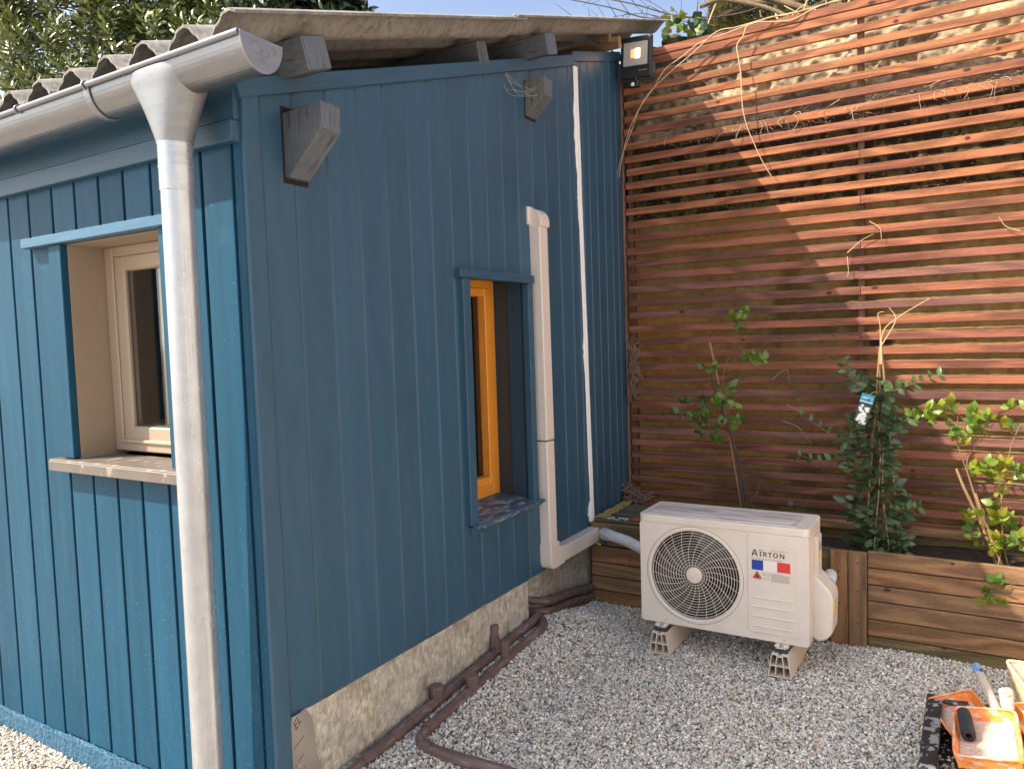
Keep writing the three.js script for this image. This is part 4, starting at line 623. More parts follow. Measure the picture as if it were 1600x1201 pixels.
  for (let k = 0; k < 24; k++) { const m = part('grille_spoke', sp1, acMat, a); m.position.set(cx, cy, ZF - 0.0015); m.rotation.z = k * Math.PI * 2 / 24; }
  void sp2;
  part('hub', new THREE.LatheGeometry([[0, 0.004], [0.034, 0.003], [0.0385, 0.0], [0.04, -0.006], [0.04, -0.012]].map(([r, z]) => new THREE.Vector2(r, z)), 40).rotateX(Math.PI / 2).translate(cx, cy, ZF), acMat, a);
  part('fan_duct', new THREE.CylinderGeometry(0.222, 0.226, 0.12, 56, 1, true).rotateX(Math.PI / 2).translate(cx, cy, ZF - 0.085), std({ color: lin(0.05, 0.05, 0.05), roughness: 0.7, side: THREE.DoubleSide }), a);
  part('fan_back', new THREE.CircleGeometry(0.23, 48).translate(cx, cy, ZF - 0.16), darkIn, a);
  const blade = (() => { const P = [], I = []; for (let j = 0; j <= 8; j++) for (let i = 0; i <= 8; i++) { const r = lerp(0.05, 0.205, j / 8), an = (i / 8 - 0.5) * lerp(0.9, 1.25, j / 8) + 0.5 * j / 8; P.push(r * Math.cos(an), r * Math.sin(an), (i / 8 - 0.5) * 0.07); } for (let j = 0; j < 8; j++) for (let i = 0; i < 8; i++) { const q = j * 9 + i; I.push(q, q + 1, q + 9, q + 1, q + 10, q + 9); } const g = new THREE.BufferGeometry(); g.setAttribute('position', new THREE.Float32BufferAttribute(P, 3)); g.setIndex(I); g.computeVertexNormals(); return g; })();
  const bmat = std({ color: lin(0.06, 0.06, 0.062), roughness: 0.45, side: THREE.DoubleSide });
  for (let k = 0; k < 3; k++) { const m = part('fan_blade', blade, bmat, a); m.position.set(cx, cy, ZF - 0.075); m.rotation.z = 0.6 + k * Math.PI * 2 / 3; }
  part('fan_hub', cyl(0.055, 0.06, 0.07, 32).rotateX(Math.PI / 2).translate(cx, cy, ZF - 0.075), bmat, a);
  // right service panel with ribs and label
  const ps = sq(new THREE.Shape(), 1.042, 1.262, 0.207, 0.662, 0.014);
  const pan = part('service_panel', new THREE.ExtrudeGeometry(ps, { depth: 0.002, bevelEnabled: true, bevelSize: 0.004, bevelThickness: 0.004, bevelSegments: 3 }).translate(0, 0, ZF - 0.001), acMat, a);
  for (const y of [0.370, 0.327, 0.282, 0.236]) part('rib', new RoundedBoxGeometry(0.186, 0.007, 0.007, 3, 0.0032).translate(1.15, y, ZF + 0.0055), acMat, pan);
  const cv = document.createElement('canvas'); cv.width = 1024; cv.height = 1000; const c = cv.getContext('2d');
  c.fillStyle = '#dccfc4'; c.fillRect(0, 0, 1024, 1000);
  c.fillStyle = '#b9aea6'; c.fillRect(0, 60, 1024, 5);
  c.fillStyle = '#3a3634'; c.save(); c.translate(40, 345); c.scale(1, 1); c.font = 'bold 236px sans-serif'; c.fillText('A', -10, 0, 190); c.font = 'bold 178px sans-serif'; { let x = 168; for (const ch of 'IRTON') { c.fillText(ch, x, 0); x += c.measureText(ch).width + 12; } }; c.restore();
  c.fillRect(196, 178, 118, 14);
  c.font = '74px sans-serif'; c.fillStyle = '#8f8781'; c.fillText('www.airton.fr', 470, 186, 410); c.font = '80px sans-serif'; c.fillText('la marque française', 30, 432, 890);
  c.fillStyle = '#123f9a'; c.fillRect(34, 450, 270, 262); c.fillStyle = '#e8dfd8'; c.fillRect(304, 450, 320, 262); c.fillStyle = '#d23a3e'; c.fillRect(624, 450, 300, 262);
  c.fillStyle = '#c9452f'; c.beginPath(); c.moveTo(160, 752); c.lineTo(262, 930); c.lineTo(58, 930); c.closePath(); c.fill(); c.strokeStyle = '#3a2a26'; c.lineWidth = 12; c.stroke(); c.fillStyle = '#2a2220'; c.beginPath(); c.arc(160, 885, 26, 0, 6.3); c.fill(); c.fillRect(148, 840, 24, 46);
  c.strokeStyle = '#8a827d'; c.lineWidth = 8; c.strokeRect(270, 760, 62, 76); c.strokeRect(358, 772, 88, 60); c.strokeRect(318, 880, 110, 60); c.fillStyle = '#8a827d'; c.fillRect(84, 950, 150, 12);
  for (let i = 0; i < 11; i++) c.fillRect(478, 770 + i * 20, i === 0 ? 270 : 400 + (i * 37 % 60), 9);
  const t = new THREE.CanvasTexture(cv); t.colorSpace = THREE.SRGBColorSpace;
  part('label', new THREE.BoxGeometry(0.196, 0.176, 0.0008).translate(1.150, 0.536, ZF + 0.0057), std({ map: t, roughness: 0.4 }), a);
  for (const x of [0.64, 1.2]) part('screw', new THREE.SphereGeometry(0.005, 10, 6).scale(1, 1, 0.5).translate(x, Y0 + 0.022, ZF + 0.001), steel, a);
  // right side: grip and valve cover
  part('side_grip', new RoundedBoxGeometry(0.022, 0.20, 0.10, 3, 0.006).translate(X1 + 0.008, 0.545, -2.06), acMat, a);
  part('grip_hollow', bx(X1 + 0.018, X1 + 0.0205, 0.575, 0.612, -2.085, -2.03, 'y', 0.001), std({ color: lin(0.35, 0.33, 0.32), roughness: 0.6 }), a);
  part('sticker', bx(X1 + 0.0175, X1 + 0.0197, 0.535, 0.565, -2.06, -2.02, 'y', 0.0004), yellow, a);
  const vs = new THREE.Shape(); vs.moveTo(0, 0.205); vs.bezierCurveTo(0.02, 0.17, 0.06, 0.18, 0.078, 0.225); vs.lineTo(0.082, 0.36); vs.bezierCurveTo(0.08, 0.41, 0.05, 0.42, 0.02, 0.455); vs.lineTo(0, 0.47); vs.closePath();
  part('valve_cover', new THREE.ExtrudeGeometry(vs, { depth: 0.13, bevelEnabled: true, bevelSize: 0.01, bevelThickness: 0.012, bevelSegments: 4, curveSegments: 16 }).translate(X1 - 0.004, 0.002, -2.115), acMat, a);
  part('sticker', bx(X1 + 0.085, X1 + 0.0893, 0.30, 0.362, -2.05, -2.015, 'y', 0.0003), yellow, a);
  // base rails
  for (const x of [0.62, 1.19]) part('base_rail', bx(x - 0.03, x + 0.03, 0.158, 0.168, -2.21, -1.862, 'z', 0.002), acMat, a);

  // plastic feet: six-celled trapezoid profile
  const foot = thing('mounting_foot', 'cream plastic mounting foot under the left end of the outdoor unit', 'mounting foot', [0.628, 0.042, -1.815], 'mounting feet of the outdoor unit');
  const s = new THREE.Shape([[-0.052, 0], [0.052, 0], [0.035, 0.104], [0.008, 0.104], [0.008, 0.096], [-0.008, 0.096], [-0.008, 0.104], [-0.035, 0.104]].map(([x, y]) => new THREE.Vector2(x, y)));
  const cell = (l) => s.holes.push(new THREE.Path(l.map(([x, y]) => new THREE.Vector2(x, y))));
  cell([[-0.047, 0.004], [-0.021, 0.004], [-0.0185, 0.048], [-0.041, 0.048]]); cell([[-0.0175, 0.004], [0.0175, 0.004], [0.015, 0.048], [-0.015, 0.048]]); cell([[0.021, 0.004], [0.047, 0.004], [0.041, 0.048], [0.0185, 0.048]]);
  cell([[-0.0405, 0.052], [-0.0183, 0.052], [-0.0125, 0.099], [-0.033, 0.099]]); cell([[-0.0148, 0.052], [0.0148, 0.052], [0.0092, 0.092], [-0.0092, 0.092]]); cell([[0.0183, 0.052], [0.0405, 0.052], [0.033, 0.099], [0.0125, 0.099]]);
  part('block', new THREE.ExtrudeGeometry(s, { depth: 0.42, bevelEnabled: false }).translate(0, 0, -0.42), footMat, foot);
  part('rubber_pad', new RoundedBoxGeometry(0.062, 0.014, 0.07, 2, 0.003).translate(0, 0.11, -0.055), rubber, foot);
  part('washer_plate', bx(-0.022, 0.022, 0.118, 0.122, -0.07, -0.03, 'x', 0.001), steel, foot);
  part('bolt', merge([cyl(0.008, 0.008, 0.01, 6).translate(0, 0.127, -0.045), cyl(0.0045, 0.0045, 0.022, 10).translate(0, 0.133, -0.045)]), steel, foot);
  const f2 = foot.clone(); f2.name = numbered('mounting_foot'); f2.position.set(1.192, 0.042, -1.815); f2.userData.label = 'cream plastic mounting foot under the right end of the outdoor unit'; scene.add(f2);
}

// ------------------------------------------------------------------ brown drain pipes along the plinth
{
  const r = 0.0225, ring = (x, y, z, dir, k = 1.12) => { const g = cyl(r * k, r * k, 0.045, 20); g.applyQuaternion(new THREE.Quaternion().setFromUnitVectors(V(0, 1, 0), V(...dir).normalize())); return g.translate(x, y, z); };
  const A = thing('drain_pipe', 'brown plastic drain pipe lying right against the concrete plinth', 'drain pipe', [0, 0, 0], undefined);
  const zy = (z) => [lerp(0.045, 0.03, (z + 0.35) / -1.3), lerp(0.079, 0.166, (z + 0.35) / -1.3)];
  const dir = [-0.015, 0.087, -1.3], pts = []; for (let z = 0.1; z > -1.62; z -= 0.12) { const [x, y] = zy(z); pts.push([x, y, z]); } pts.push([0.029, 0.167, -1.65], [0.02, 0.171, -1.69], [-0.01, 0.173, -1.71], [-0.08, 0.174, -1.715]);
  part('pipe', capped(pts, r, 18, 120), brownPVC, A);
  for (const z of [-0.38, -0.545, -0.66, -0.77, -0.95, -1.2, -1.6]) part('socket', ring(...(() => { const [x, y] = zy(z); return [x, y, z]; })(), dir), brownPVC, A);
  const cap = (px, py, pz, h, rr2, name, P, lean = 0) => { const g = mergeGeometries([cyl(rr2 * 0.92, rr2 * 0.92, h, 24).translate(0, h / 2, 0), cyl(rr2, rr2, 0.022, 24).translate(0, h, 0), cyl(rr2 * 0.9, rr2 * 0.98, 0.006, 24).translate(0, h + 0.013, 0)]); g.rotateX(lean); return part(name, g.translate(px, py, pz), brownPVC, P); };
  { const [x, y] = zy(-0.80); cap(x, y, -0.815, 0.05, 0.031, 'access_cap', A); }
  { const [x, y] = zy(-1.30); part('branch', mergeGeometries([cyl(0.024, 0.026, 0.06, 20).translate(0, 0.035, 0), cyl(0.019, 0.019, 0.05, 18).translate(0, 0.085, 0), cyl(0.022, 0.022, 0.024, 18).translate(0, 0.105, 0)]).rotateX(-0.12).rotateZ(0.1).translate(x - 0.01, y, -1.285), brownPVC, A); }
  const B = thing('drain_pipe', 'brown plastic drain pipe bending away from the plinth across the gravel', 'drain pipe', [0, 0, 0]);
  const zy2 = (z) => [lerp(0.118, 0.1, (z + 0.62) / -0.94), lerp(0.088, 0.148, (z + 0.62) / -0.94)], q = [[1.2, 0.058, -0.60], [0.8, 0.06, -0.588], [0.498, 0.066, -0.572], [0.3, 0.072, -0.556], [0.2, 0.077, -0.553], [0.155, 0.08, -0.565], [0.128, 0.083, -0.595], [0.119, 0.087, -0.64]];
  for (let z = -0.72; z > -1.55; z -= 0.12) { const [x, y] = zy2(z); q.push([x, y, z]); } q.push([0.10, 0.15, -1.58], [0.085, 0.155, -1.64], [0.05, 0.16, -1.68], [-0.03, 0.163, -1.705], [-0.1, 0.165, -1.71]);
  part('pipe', capped(q, r, 18, 150), brownPVC, B);
  part('socket', ring(0.185, 0.078, -0.553, [1, 0, 0]), brownPVC, B);
  for (const z of [-0.66, -0.90, -1.11]) { const [x, y] = zy2(z); part('socket', ring(x, y, z, [-0.018, 0.06, -0.94]), brownPVC, B); }
  { const [x, y] = zy2(-0.955); cap(x, y, -0.965, 0.05, 0.031, 'access_cap', B); }
  { const [x, y] = zy2(-1.23); cap(x, y, -1.24, 0.08, 0.023, 'access_cap', B); }
  for (const [y0, y1, lab] of [[0.205, 0.115, 'upper brown drain pipe disappearing behind the planter'], [0.15, 0.063, 'lower brown drain pipe disappearing behind the planter']]) {
    const C = thing('drain_pipe', lab, 'drain pipe', [0, 0, 0]);
    part('pipe', capped([[-0.10, y0 + 0.03, -1.73], [-0.05, y0 + 0.012, -1.76], [-0.02, y0 + 0.004, -1.795], [0.0, y0 - 0.005, -1.83], [0.004, y0 - 0.015, -1.90], [0.004, lerp(y0, y1, 0.5), -2.12], [0.004, y1, -2.36], [0.004, y1 - 0.01, -2.45]], 0.0215, 16, 60), brownPVC, C);
    part('socket', ring(0.003, lerp(y0, y1, 0.14) - 0.004, -1.9, [0, -0.09, -0.5]), brownPVC, C); part('socket', ring(0.003, lerp(y0, y1, 0.86), -2.27, [0, -0.09, -0.5]), brownPVC, C);
  }
}

// ------------------------------------------------------------------ painting tools on the right
{
  const paintSpl = (base, s, am, col = [0.8, 0.77, 0.74]) => rep(tex(512, 256, (u, v) => { const w = sstep(am, am + 0.06, fbm(u, v, 12, 9, s, 5)), k = 0.9 + 0.2 * fbm(u, v, 20, 20, s + 4, 2); return mix3(base.map((x) => x * k), col, w * 0.92); }), 0.35, 0.17);
  const shell = (w, l, h, th, r, flare = 0) => {            // open box: floor and four walls with a rolled rim
    const g = [new THREE.BoxGeometry(w - 2 * flare, th, l - 2 * flare).translate(0, th / 2, 0)];
    const tilt = Math.atan2(flare, h);
    for (const s of [-1, 1]) { const a = new THREE.BoxGeometry(th, h, l - flare).rotateZ(-s * tilt).translate(s * (w / 2 - flare / 2), h / 2, 0); const b = new THREE.BoxGeometry(w - flare, h, th).rotateX(s * tilt).translate(0, h / 2, s * (l / 2 - flare / 2)); g.push(a, b); }
    const rim = []; for (let i = 0; i <= 40; i++) { const a = i / 40 * Math.PI * 2, c = Math.cos(a), s = Math.sin(a), e = 0.18; rim.push(V(w / 2 * Math.sign(c) * Math.pow(Math.abs(c), e), h, l / 2 * Math.sign(s) * Math.pow(Math.abs(s), e))); }
    const cv = new THREE.CatmullRomCurve3(rim.slice(0, -1), true); g.push(new THREE.TubeGeometry(cv, 90, r, 8, true));
    return uvBox(merge(g), 'z');
  };
  const tub = thing('mortar_tub', 'black rectangular tub with paint-splashed rim on the gravel', 'tub', [2.155, 0.03, -1.22]);
  tub.rotation.y = 0.0;
  const tm = std({ map: paintSpl([0.17, 0.17, 0.175], 300, 0.555, [0.60, 0.60, 0.61]), roughness: 0.55, side: THREE.DoubleSide });
  part('body', shell(0.72, 0.98, 0.105, 0.006, 0.006, 0.03), tm, tub);
  part('rim', merge([bx(-0.38, -0.325, 0.098, 0.112, -0.505, 0.5, 'z', 0.006), bx(-0.324, 0.38, 0.098, 0.112, -0.505, -0.46, 'x', 0.006), bx(0.325, 0.38, 0.098, 0.112, -0.459, 0.5, 'z', 0.006)]), tm, tub);
  const om = (s, am) => std({ map: paintSpl([0.95, 0.57, 0.29], s, am, [0.88, 0.74, 0.64]), roughness: 0.4, side: THREE.DoubleSide });
  const t1 = thing('paint_tray', 'small orange paint tray with dried pink film at the back of the tub', 'paint tray', [1.905, 0.118, -1.585]);
  part('tray', shell(0.165, 0.26, 0.045, 0.003, 0.004, 0.012), om(310, 0.6), t1);
  part('paint_film', new RoundedBoxGeometry(0.135, 0.004, 0.225, 2, 0.001).translate(0, 0.0065, 0), std({ map: paintSpl([0.76, 0.64, 0.58], 320, 0.55, [0.84, 0.76, 0.70]), roughness: 0.5 }), t1);
  t1.rotation.set(0, 0.34, 0.30); 
  const t2 = thing('paint_tray', 'orange paint tray holding a black roller sleeve in front of the others', 'paint tray', [1.975, 0.172, -1.33]);
  part('tray', shell(0.19, 0.36, 0.045, 0.003, 0.005, 0.012), om(330, 0.5), t2);
  part('paint_film', new RoundedBoxGeometry(0.165, 0.004, 0.32, 2, 0.001).translate(0, 0.0065, 0), std({ map: paintSpl([0.80, 0.69, 0.62], 340, 0.55, [0.90, 0.85, 0.78]), roughness: 0.5 }), t2);
  t2.rotation.set(0, 0.02, 0.14);
  const rl = thing('paint_roller', 'black foam roller sleeve lying in the orange tray', 'roller', [1.91, 0.204, -1.39]);
  const sleeve = new THREE.LatheGeometry([[0.009, 0.075], [0.012, 0.078], [0.021, 0.074], [0.0225, 0.065], [0.0225, -0.055], [0.019, -0.072], [0.012, -0.082], [0.006, -0.086]].map(([a, b]) => new THREE.Vector2(a, b)), 24); sleeve.rotateX(Math.PI / 2);
  part('sleeve', sleeve, std({ color: lin(0.035, 0.037, 0.04), bumpMap: concreteB, bumpScale: 0.004, roughness: 0.95 }), rl); part('core', cyl(0.009, 0.009, 0.15, 16, true).rotateX(Math.PI / 2), std({ color: lin(0.02, 0.02, 0.02), side: THREE.DoubleSide }), rl);
  rl.rotation.set(0.1, 0.12, 0);
  const splat = std({ map: paintSpl([0.80, 0.74, 0.66], 350, 0.6, [0.62, 0.58, 0.54]), roughness: 0.55 });
  const bh = thing('roller_handle', 'paint-smeared white roller handle with a blue tip leaning across the tub', 'handle', [0, 0, 0]);
  part('grip', capped([[1.948, 0.235, -1.80], [1.965, 0.225, -1.72], [1.985, 0.21, -1.64], [2.005, 0.195, -1.55]], 0.0165, 18, 20), splat, bh);
  part('tip', new THREE.CapsuleGeometry(0.0172, 0.05, 6, 18).applyQuaternion(new THREE.Quaternion().setFromUnitVectors(V(0, 1, 0), V(-0.017, 0.01, -0.08).normalize())).translate(1.9475, 0.2355, -1.803), std({ map: paintSpl([0.22, 0.50, 0.80], 360, 0.54, [0.82, 0.84, 0.84]), roughness: 0.5 }), bh);
  part('hole', new THREE.TorusGeometry(0.006, 0.002, 8, 16).rotateX(-1.1).translate(1.957, 0.25, -1.775), inner, bh);
  const wh = thing('roller_handle', 'whitish paint-covered handle standing upright with a hole near its open top', 'handle', [2.045, 0.15, -1.44]);
  part('grip', new THREE.LatheGeometry([[0.001, -0.115], [0.010, -0.115], [0.020, -0.10], [0.0235, -0.07], [0.021, -0.03], [0.019, 0.02], [0.022, 0.07], [0.0245, 0.105], [0.0205, 0.105], [0.018, 0.07], [0.001, 0.06]].map(([a, b]) => new THREE.Vector2(a, b)), 28), splat, wh);
  part('hole', new THREE.TorusGeometry(0.0075, 0.0025, 8, 18).translate(0.0, 0.078, 0.0235), std({ color: lin(0.7, 0.3, 0.15), roughness: 0.6 }), wh);
  part('rod', cyl(0.004, 0.004, 0.12, 10).translate(0.0, -0.16, 0.01), std({ color: lin(0.7, 0.66, 0.6), roughness: 0.5 }), wh);
  wh.rotation.set(-0.95, 0, 0.06); wh.position.set(2.04, 0.19, -1.53);
  const yb = thing('paint_tray', 'bright yellow plastic tray edge under the white handle', 'paint tray', [2.06, 0.135, -1.50]);
  part('tray', shell(0.15, 0.24, 0.04, 0.003, 0.005, 0.012), std({ map: paintSpl([0.92, 0.62, 0.16], 370, 0.55, [0.86, 0.78, 0.66]), roughness: 0.45, side: THREE.DoubleSide }), yb); yb.rotation.set(0.1, 0.5, 0.12);
  const cr = thing('paint_tray', 'large cream paint tray leaning at the right edge behind the handles', 'paint tray', [2.20, 0.085, -1.86]);
  part('tray', shell(0.28, 0.30, 0.13, 0.004, 0.006, 0.04), std({ map: paintSpl([0.90, 0.83, 0.68], 380, 0.62, [0.80, 0.72, 0.6]), roughness: 0.45, side: THREE.DoubleSide }), cr); cr.rotation.set(0.05, 0.25, -0.1);
  const o3 = thing('paint_tray', 'orange paint tray cut by the right edge of the photo under the cream tray', 'paint tray', [2.17, 0.15, -1.52]);
  part('tray', shell(0.2, 0.32, 0.045, 0.003, 0.005, 0.012), om(390, 0.55), o3); o3.rotation.set(0.05, 0.35, 0.1);
}

// ------------------------------------------------------------------ plants
function leafGeo(len, wid, fold = 0.25, curl = 0.2, nl = 6) {        // pointed oval, folded along the midrib, base at the origin, along +y
  const P = [], I = [], U = [];
  for (let j = 0; j <= nl; j++) { const t = j / nl, w = wid / 2 * Math.pow(Math.max(0, Math.sin(Math.PI * Math.pow(t, 0.8))), 0.8), y = len * t, z = -curl * len * t * t; for (const s of [-1, 0, 1]) { P.push(s * w, y, z + (s ? fold * w : 0)); U.push(s * 0.5 + 0.5, t); } }
  for (let j = 0; j < nl; j++) for (let i = 0; i < 2; i++) { const a = j * 3 + i; I.push(a, a + 1, a + 3, a + 1, a + 4, a + 3); }
  const g = new THREE.BufferGeometry(); g.setAttribute('position', new THREE.Float32BufferAttribute(P, 3)); g.setAttribute('uv', new THREE.Float32BufferAttribute(U, 2)); g.setIndex(I); g.computeVertexNormals();
  return g;
}
const UP = V(0, 1, 0);
function putLeaf(parent, geo, mat, p, dir, roll, s, name = 'leaf') {
  const m = new THREE.Mesh(geo, mat); m.name = name; parent.add(m);
  m.position.copy(p); m.quaternion.setFromUnitVectors(UP, dir.clone().normalize()); m.rotateY(roll); m.scale.setScalar(s);
  return m;
}
const rdir = (bx_ = 0, by = 0, bz = 0, k = 1) => V(rr(-1, 1) * k + bx_, rr(-1, 1) * k + by, rr(-1, 1) * k + bz).normalize();
const leafVein = rep(tex(64, 128, (u, v) => { const d = Math.abs(u - 0.5), k = 0.9 + 0.05 * Math.sin((v * 9 - d * 5) * 6.283) + (d < 0.04 ? 0.2 : 0); return [k * 0.8, k * 0.8, k * 0.8]; }), 1, 1);
const lm = (r, g, b, t, rough) => { const m = leafM(r * 2.3, g * 2.3, b * 2.3, t, rough); m.map = leafVein; return m; };
const roseLeafs = [leafGeo(0.044, 0.03, 0.2, 0.25), leafGeo(0.036, 0.027, 0.3, 0.1), leafGeo(0.05, 0.034, 0.15, 0.35)];
const roseDark = [lm(0.05, 0.11, 0.035, 0.3), lm(0.075, 0.155, 0.035, 0.35), lm(0.04, 0.09, 0.038, 0.25)];
const roseFresh = [lm(0.15, 0.25, 0.025, 0.45), lm(0.20, 0.28, 0.022, 0.45), lm(0.10, 0.19, 0.03, 0.4), lm(0.27, 0.28, 0.025, 0.45)];
const roseBronze = lm(0.30, 0.20, 0.05, 0.4);

function roseSpray(parent, x, y, z, n, r, mats) {                 // pinnate leaves round a growing point
  let left = Math.round(n * (x < 1.2 ? 1.1 : 1.5));
  while (left > 0) {
    const base = V(x + rr(-r, r) * 0.35, y + rr(-r, r) * 0.35, z + rr(-0.3, 0.5) * r * 0.6), d = rdir(0, 0.25, 0.35, 1), L = r * rr(0.6, 1.1), tip = base.clone().addScaledVector(d, L);
    part('twig', tube([base, base.clone().lerp(tip, 0.5).add(V(0, 0.006, 0)), tip], 0.0011, 5, 5), stemMat, parent);
    const cnt = Math.min(left, 5); const side = V().crossVectors(d, V(0, 0, 1)).normalize(), m = mats[Math.floor(rnd() * mats.length)];
    for (let k = 0; k < cnt; k++) {
      const t = k === 0 ? 1 : 0.35 + 0.33 * Math.floor((k + 1) / 2), sgn = k === 0 ? 0 : k % 2 ? 1 : -1, p = base.clone().lerp(tip, t);
      const ld = d.clone().multiplyScalar(k === 0 ? 1 : 0.4).addScaledVector(side, sgn).add(rdir(0, 0.1, 0.1, 0.3));
      putLeaf(parent, roseLeafs[Math.floor(rnd() * 3)], m, p, ld, rr(-0.9, 0.9), rr(0.75, 1.25));
    }
    left -= cnt;
  }
}
const stems = (parent, list, z, r, mat, name = 'stem', tap = 0.5) => list.forEach((l) => part(name, tube(l.map(([x, y, dz]) => [x, y, z + (dz || 0)]), r, 7, 0, tap), mat, parent));
{
  const a = thing('climbing_rose', 'young rose with green leaves tied to a thin stake behind the outdoor unit', 'rose', [0, 0, 0]);
  part('stake', tube([[0.835, 0.42, -2.68], [0.73, 1.04, -2.70], [0.632, 1.531, -2.71]], 0.0055, 8), caneMat, a);
  stems(a, [[[0.86, 0.42], [0.814, 0.788], [0.735, 1.075], [0.658, 1.293], [0.65, 1.36]], [[0.85, 0.42], [0.796, 0.805], [0.762, 0.967], [0.70, 1.15]], [[0.90, 0.42], [0.87, 0.6], [0.83, 0.74], [0.80, 0.9]]], -2.67, 0.007, barkMat);
  stems(a, [[[0.746, 1.112], [0.713, 1.330], [0.788, 1.545], [0.808, 1.652]], [[0.729, 1.148], [0.785, 1.294], [0.874, 1.401]], [[0.692, 1.111], [0.60, 1.15], [0.525, 1.144]], [[0.70, 1.13], [0.64, 1.26], [0.58, 1.33]], [[0.88, 0.66], [0.905, 0.72], [0.90, 0.78]]], -2.675, 0.0022, stemMat);
  for (const [x, y, n, r, k] of [[0.80, 1.655, 10, 0.05, 1], [0.87, 1.672, 6, 0.035, 1], [0.85, 1.415, 8, 0.05, 1], [0.93, 1.41, 7, 0.04, 1], [0.648, 1.367, 7, 0.035, 2], [0.60, 1.385, 4, 0.03, 2], [0.50, 1.14, 10, 0.05, 0], [0.56, 1.11, 10, 0.05, 0], [0.693, 1.184, 12, 0.05, 2], [0.66, 1.12, 12, 0.06, 2], [0.73, 1.15, 8, 0.05, 1], [0.79, 1.10, 10, 0.05, 1], [0.67, 0.97, 8, 0.045, 0], [0.60, 1.03, 8, 0.045, 0], [0.70, 1.04, 8, 0.05, 1], [0.74, 1.28, 5, 0.03, 2], [0.80, 1.18, 6, 0.04, 1], [0.58, 1.18, 5, 0.04, 0]]) roseSpray(a, x, y, -2.66, n, r, k === 0 ? [roseDark[1], roseFresh[2], roseDark[0]] : k === 1 ? [roseFresh[2], roseFresh[0], roseFresh[2]] : [roseFresh[0], roseFresh[2], roseDark[1]]);

  const j = thing('jasmine', 'dark evergreen climber on canes in the middle of the planter', 'jasmine', [0, 0, 0]);
  const jl = [leafGeo(0.062, 0.033, 0.25, 0.25), leafGeo(0.052, 0.03, 0.2, 0.4), leafGeo(0.07, 0.036, 0.3, 0.15)], jm = [lm(0.06, 0.105, 0.046, 0.22, 0.36), lm(0.08, 0.135, 0.05, 0.22, 0.34), lm(0.05, 0.088, 0.042, 0.2, 0.38), lm(0.06, 0.12, 0.035, 0.2, 0.35)];
  for (const l of [[[1.447, 0.42], [1.478, 0.902], [1.518, 1.478]], [[1.611, 0.42], [1.567, 0.973], [1.527, 1.478]], [[1.531, 0.42, -0.05], [1.526, 0.971, -0.02], [1.515, 1.462]]]) stems(j, [l], -2.66, 0.0055, caneMat, 'cane', 0.1);
  stems(j, [[[1.527, 1.40], [1.533, 1.559], [1.605, 1.636], [1.740, 1.721]], [[1.521, 1.40], [1.521, 1.591], [1.510, 1.656], [1.539, 1.665]], [[1.53, 1.5], [1.591, 1.621], [1.562, 1.686]], [[1.49, 0.45], [1.52, 0.9], [1.50, 1.25]], [[1.56, 0.45], [1.53, 0.8], [1.55, 1.2]]], -2.655, 0.0032, twigMat);
  const shoots = [[[1.458, 1.266], [1.383, 1.331], [1.347, 1.438]], [[1.442, 1.000], [1.351, 0.996], [1.226, 1.076], [1.097, 1.165]], [[1.442, 0.967], [1.350, 0.912], [1.224, 0.894], [1.078, 0.931]], [[1.52, 1.24], [1.619, 1.283], [1.704, 1.316], [1.801, 1.353]], [[1.54, 1.08], [1.60, 1.10], [1.676, 1.139], [1.760, 1.126]], [[1.54, 0.6], [1.62, 0.66], [1.71, 0.69]]];
  stems(j, shoots, -2.64, 0.002, stemMat);
  let count = 0;
  shoots.forEach((s, q) => { const c = new THREE.CatmullRomCurve3(s.map(([x, y]) => V(x, y, -2.64))); for (let t = q === 1 ? 0.05 : 0.15; t < 0.99; t += q === 1 || q === 2 ? 0.12 : 0.13) for (const sd of [-1, 1]) { const p = c.getPoint(t), d = c.getTangent(t); if (t > 0.5 && q === 1 && sd > 0 && t < 0.8) continue; putLeaf(j, jl[(count + q) % 3], q > 2 ? [jm[3], jm[1]][count % 2] : jm[count % 3], p, V(-d.y * sd * 1.1 + d.x * 0.5, d.x * sd * 1.1 + d.y * 0.5, rr(-0.2, 0.6)), rr(-0.8, 0.8), rr(0.7, 1.0) * (1 - 0.25 * t)); count++; } });
  const core = new THREE.CatmullRomCurve3([[1.505, 1.32], [1.51, 1.22], [1.50, 1.10], [1.497, 0.98], [1.517, 0.84], [1.517, 0.68], [1.53, 0.55], [1.55, 0.45]].map(([x, y]) => V(x, y, -2.655)));
  const lump = (t, an) => 0.45 + 1.15 * vn(t * 7, an * 0.8, 99, 5, 77);
  const rad = (t) => t < 0.12 ? 0.07 : t < 0.22 ? 0.05 : lerp(0.10, 0.155, sstep(0.2, 1, t));
  for (let i = 0; i < 240; i++) { const t = Math.pow(i / 240, 0.92), c = core.getPoint(t), an = rr(0, 6.28), r = rad(t) * rr(0.15, 1.05) * lump(t, an), p = c.clone().add(V(Math.cos(an) * r, rr(-0.03, 0.03), Math.sin(an) * r * 0.7 + 0.01)); putLeaf(j, jl[i % 3], jm[i % 13 === 0 ? 3 : i % 3], p, V(Math.cos(an) * 0.9, rr(-0.9, 0.55), Math.sin(an) * 0.7 + 0.35), rr(-1, 1), rr(0.7, 1.1)); }
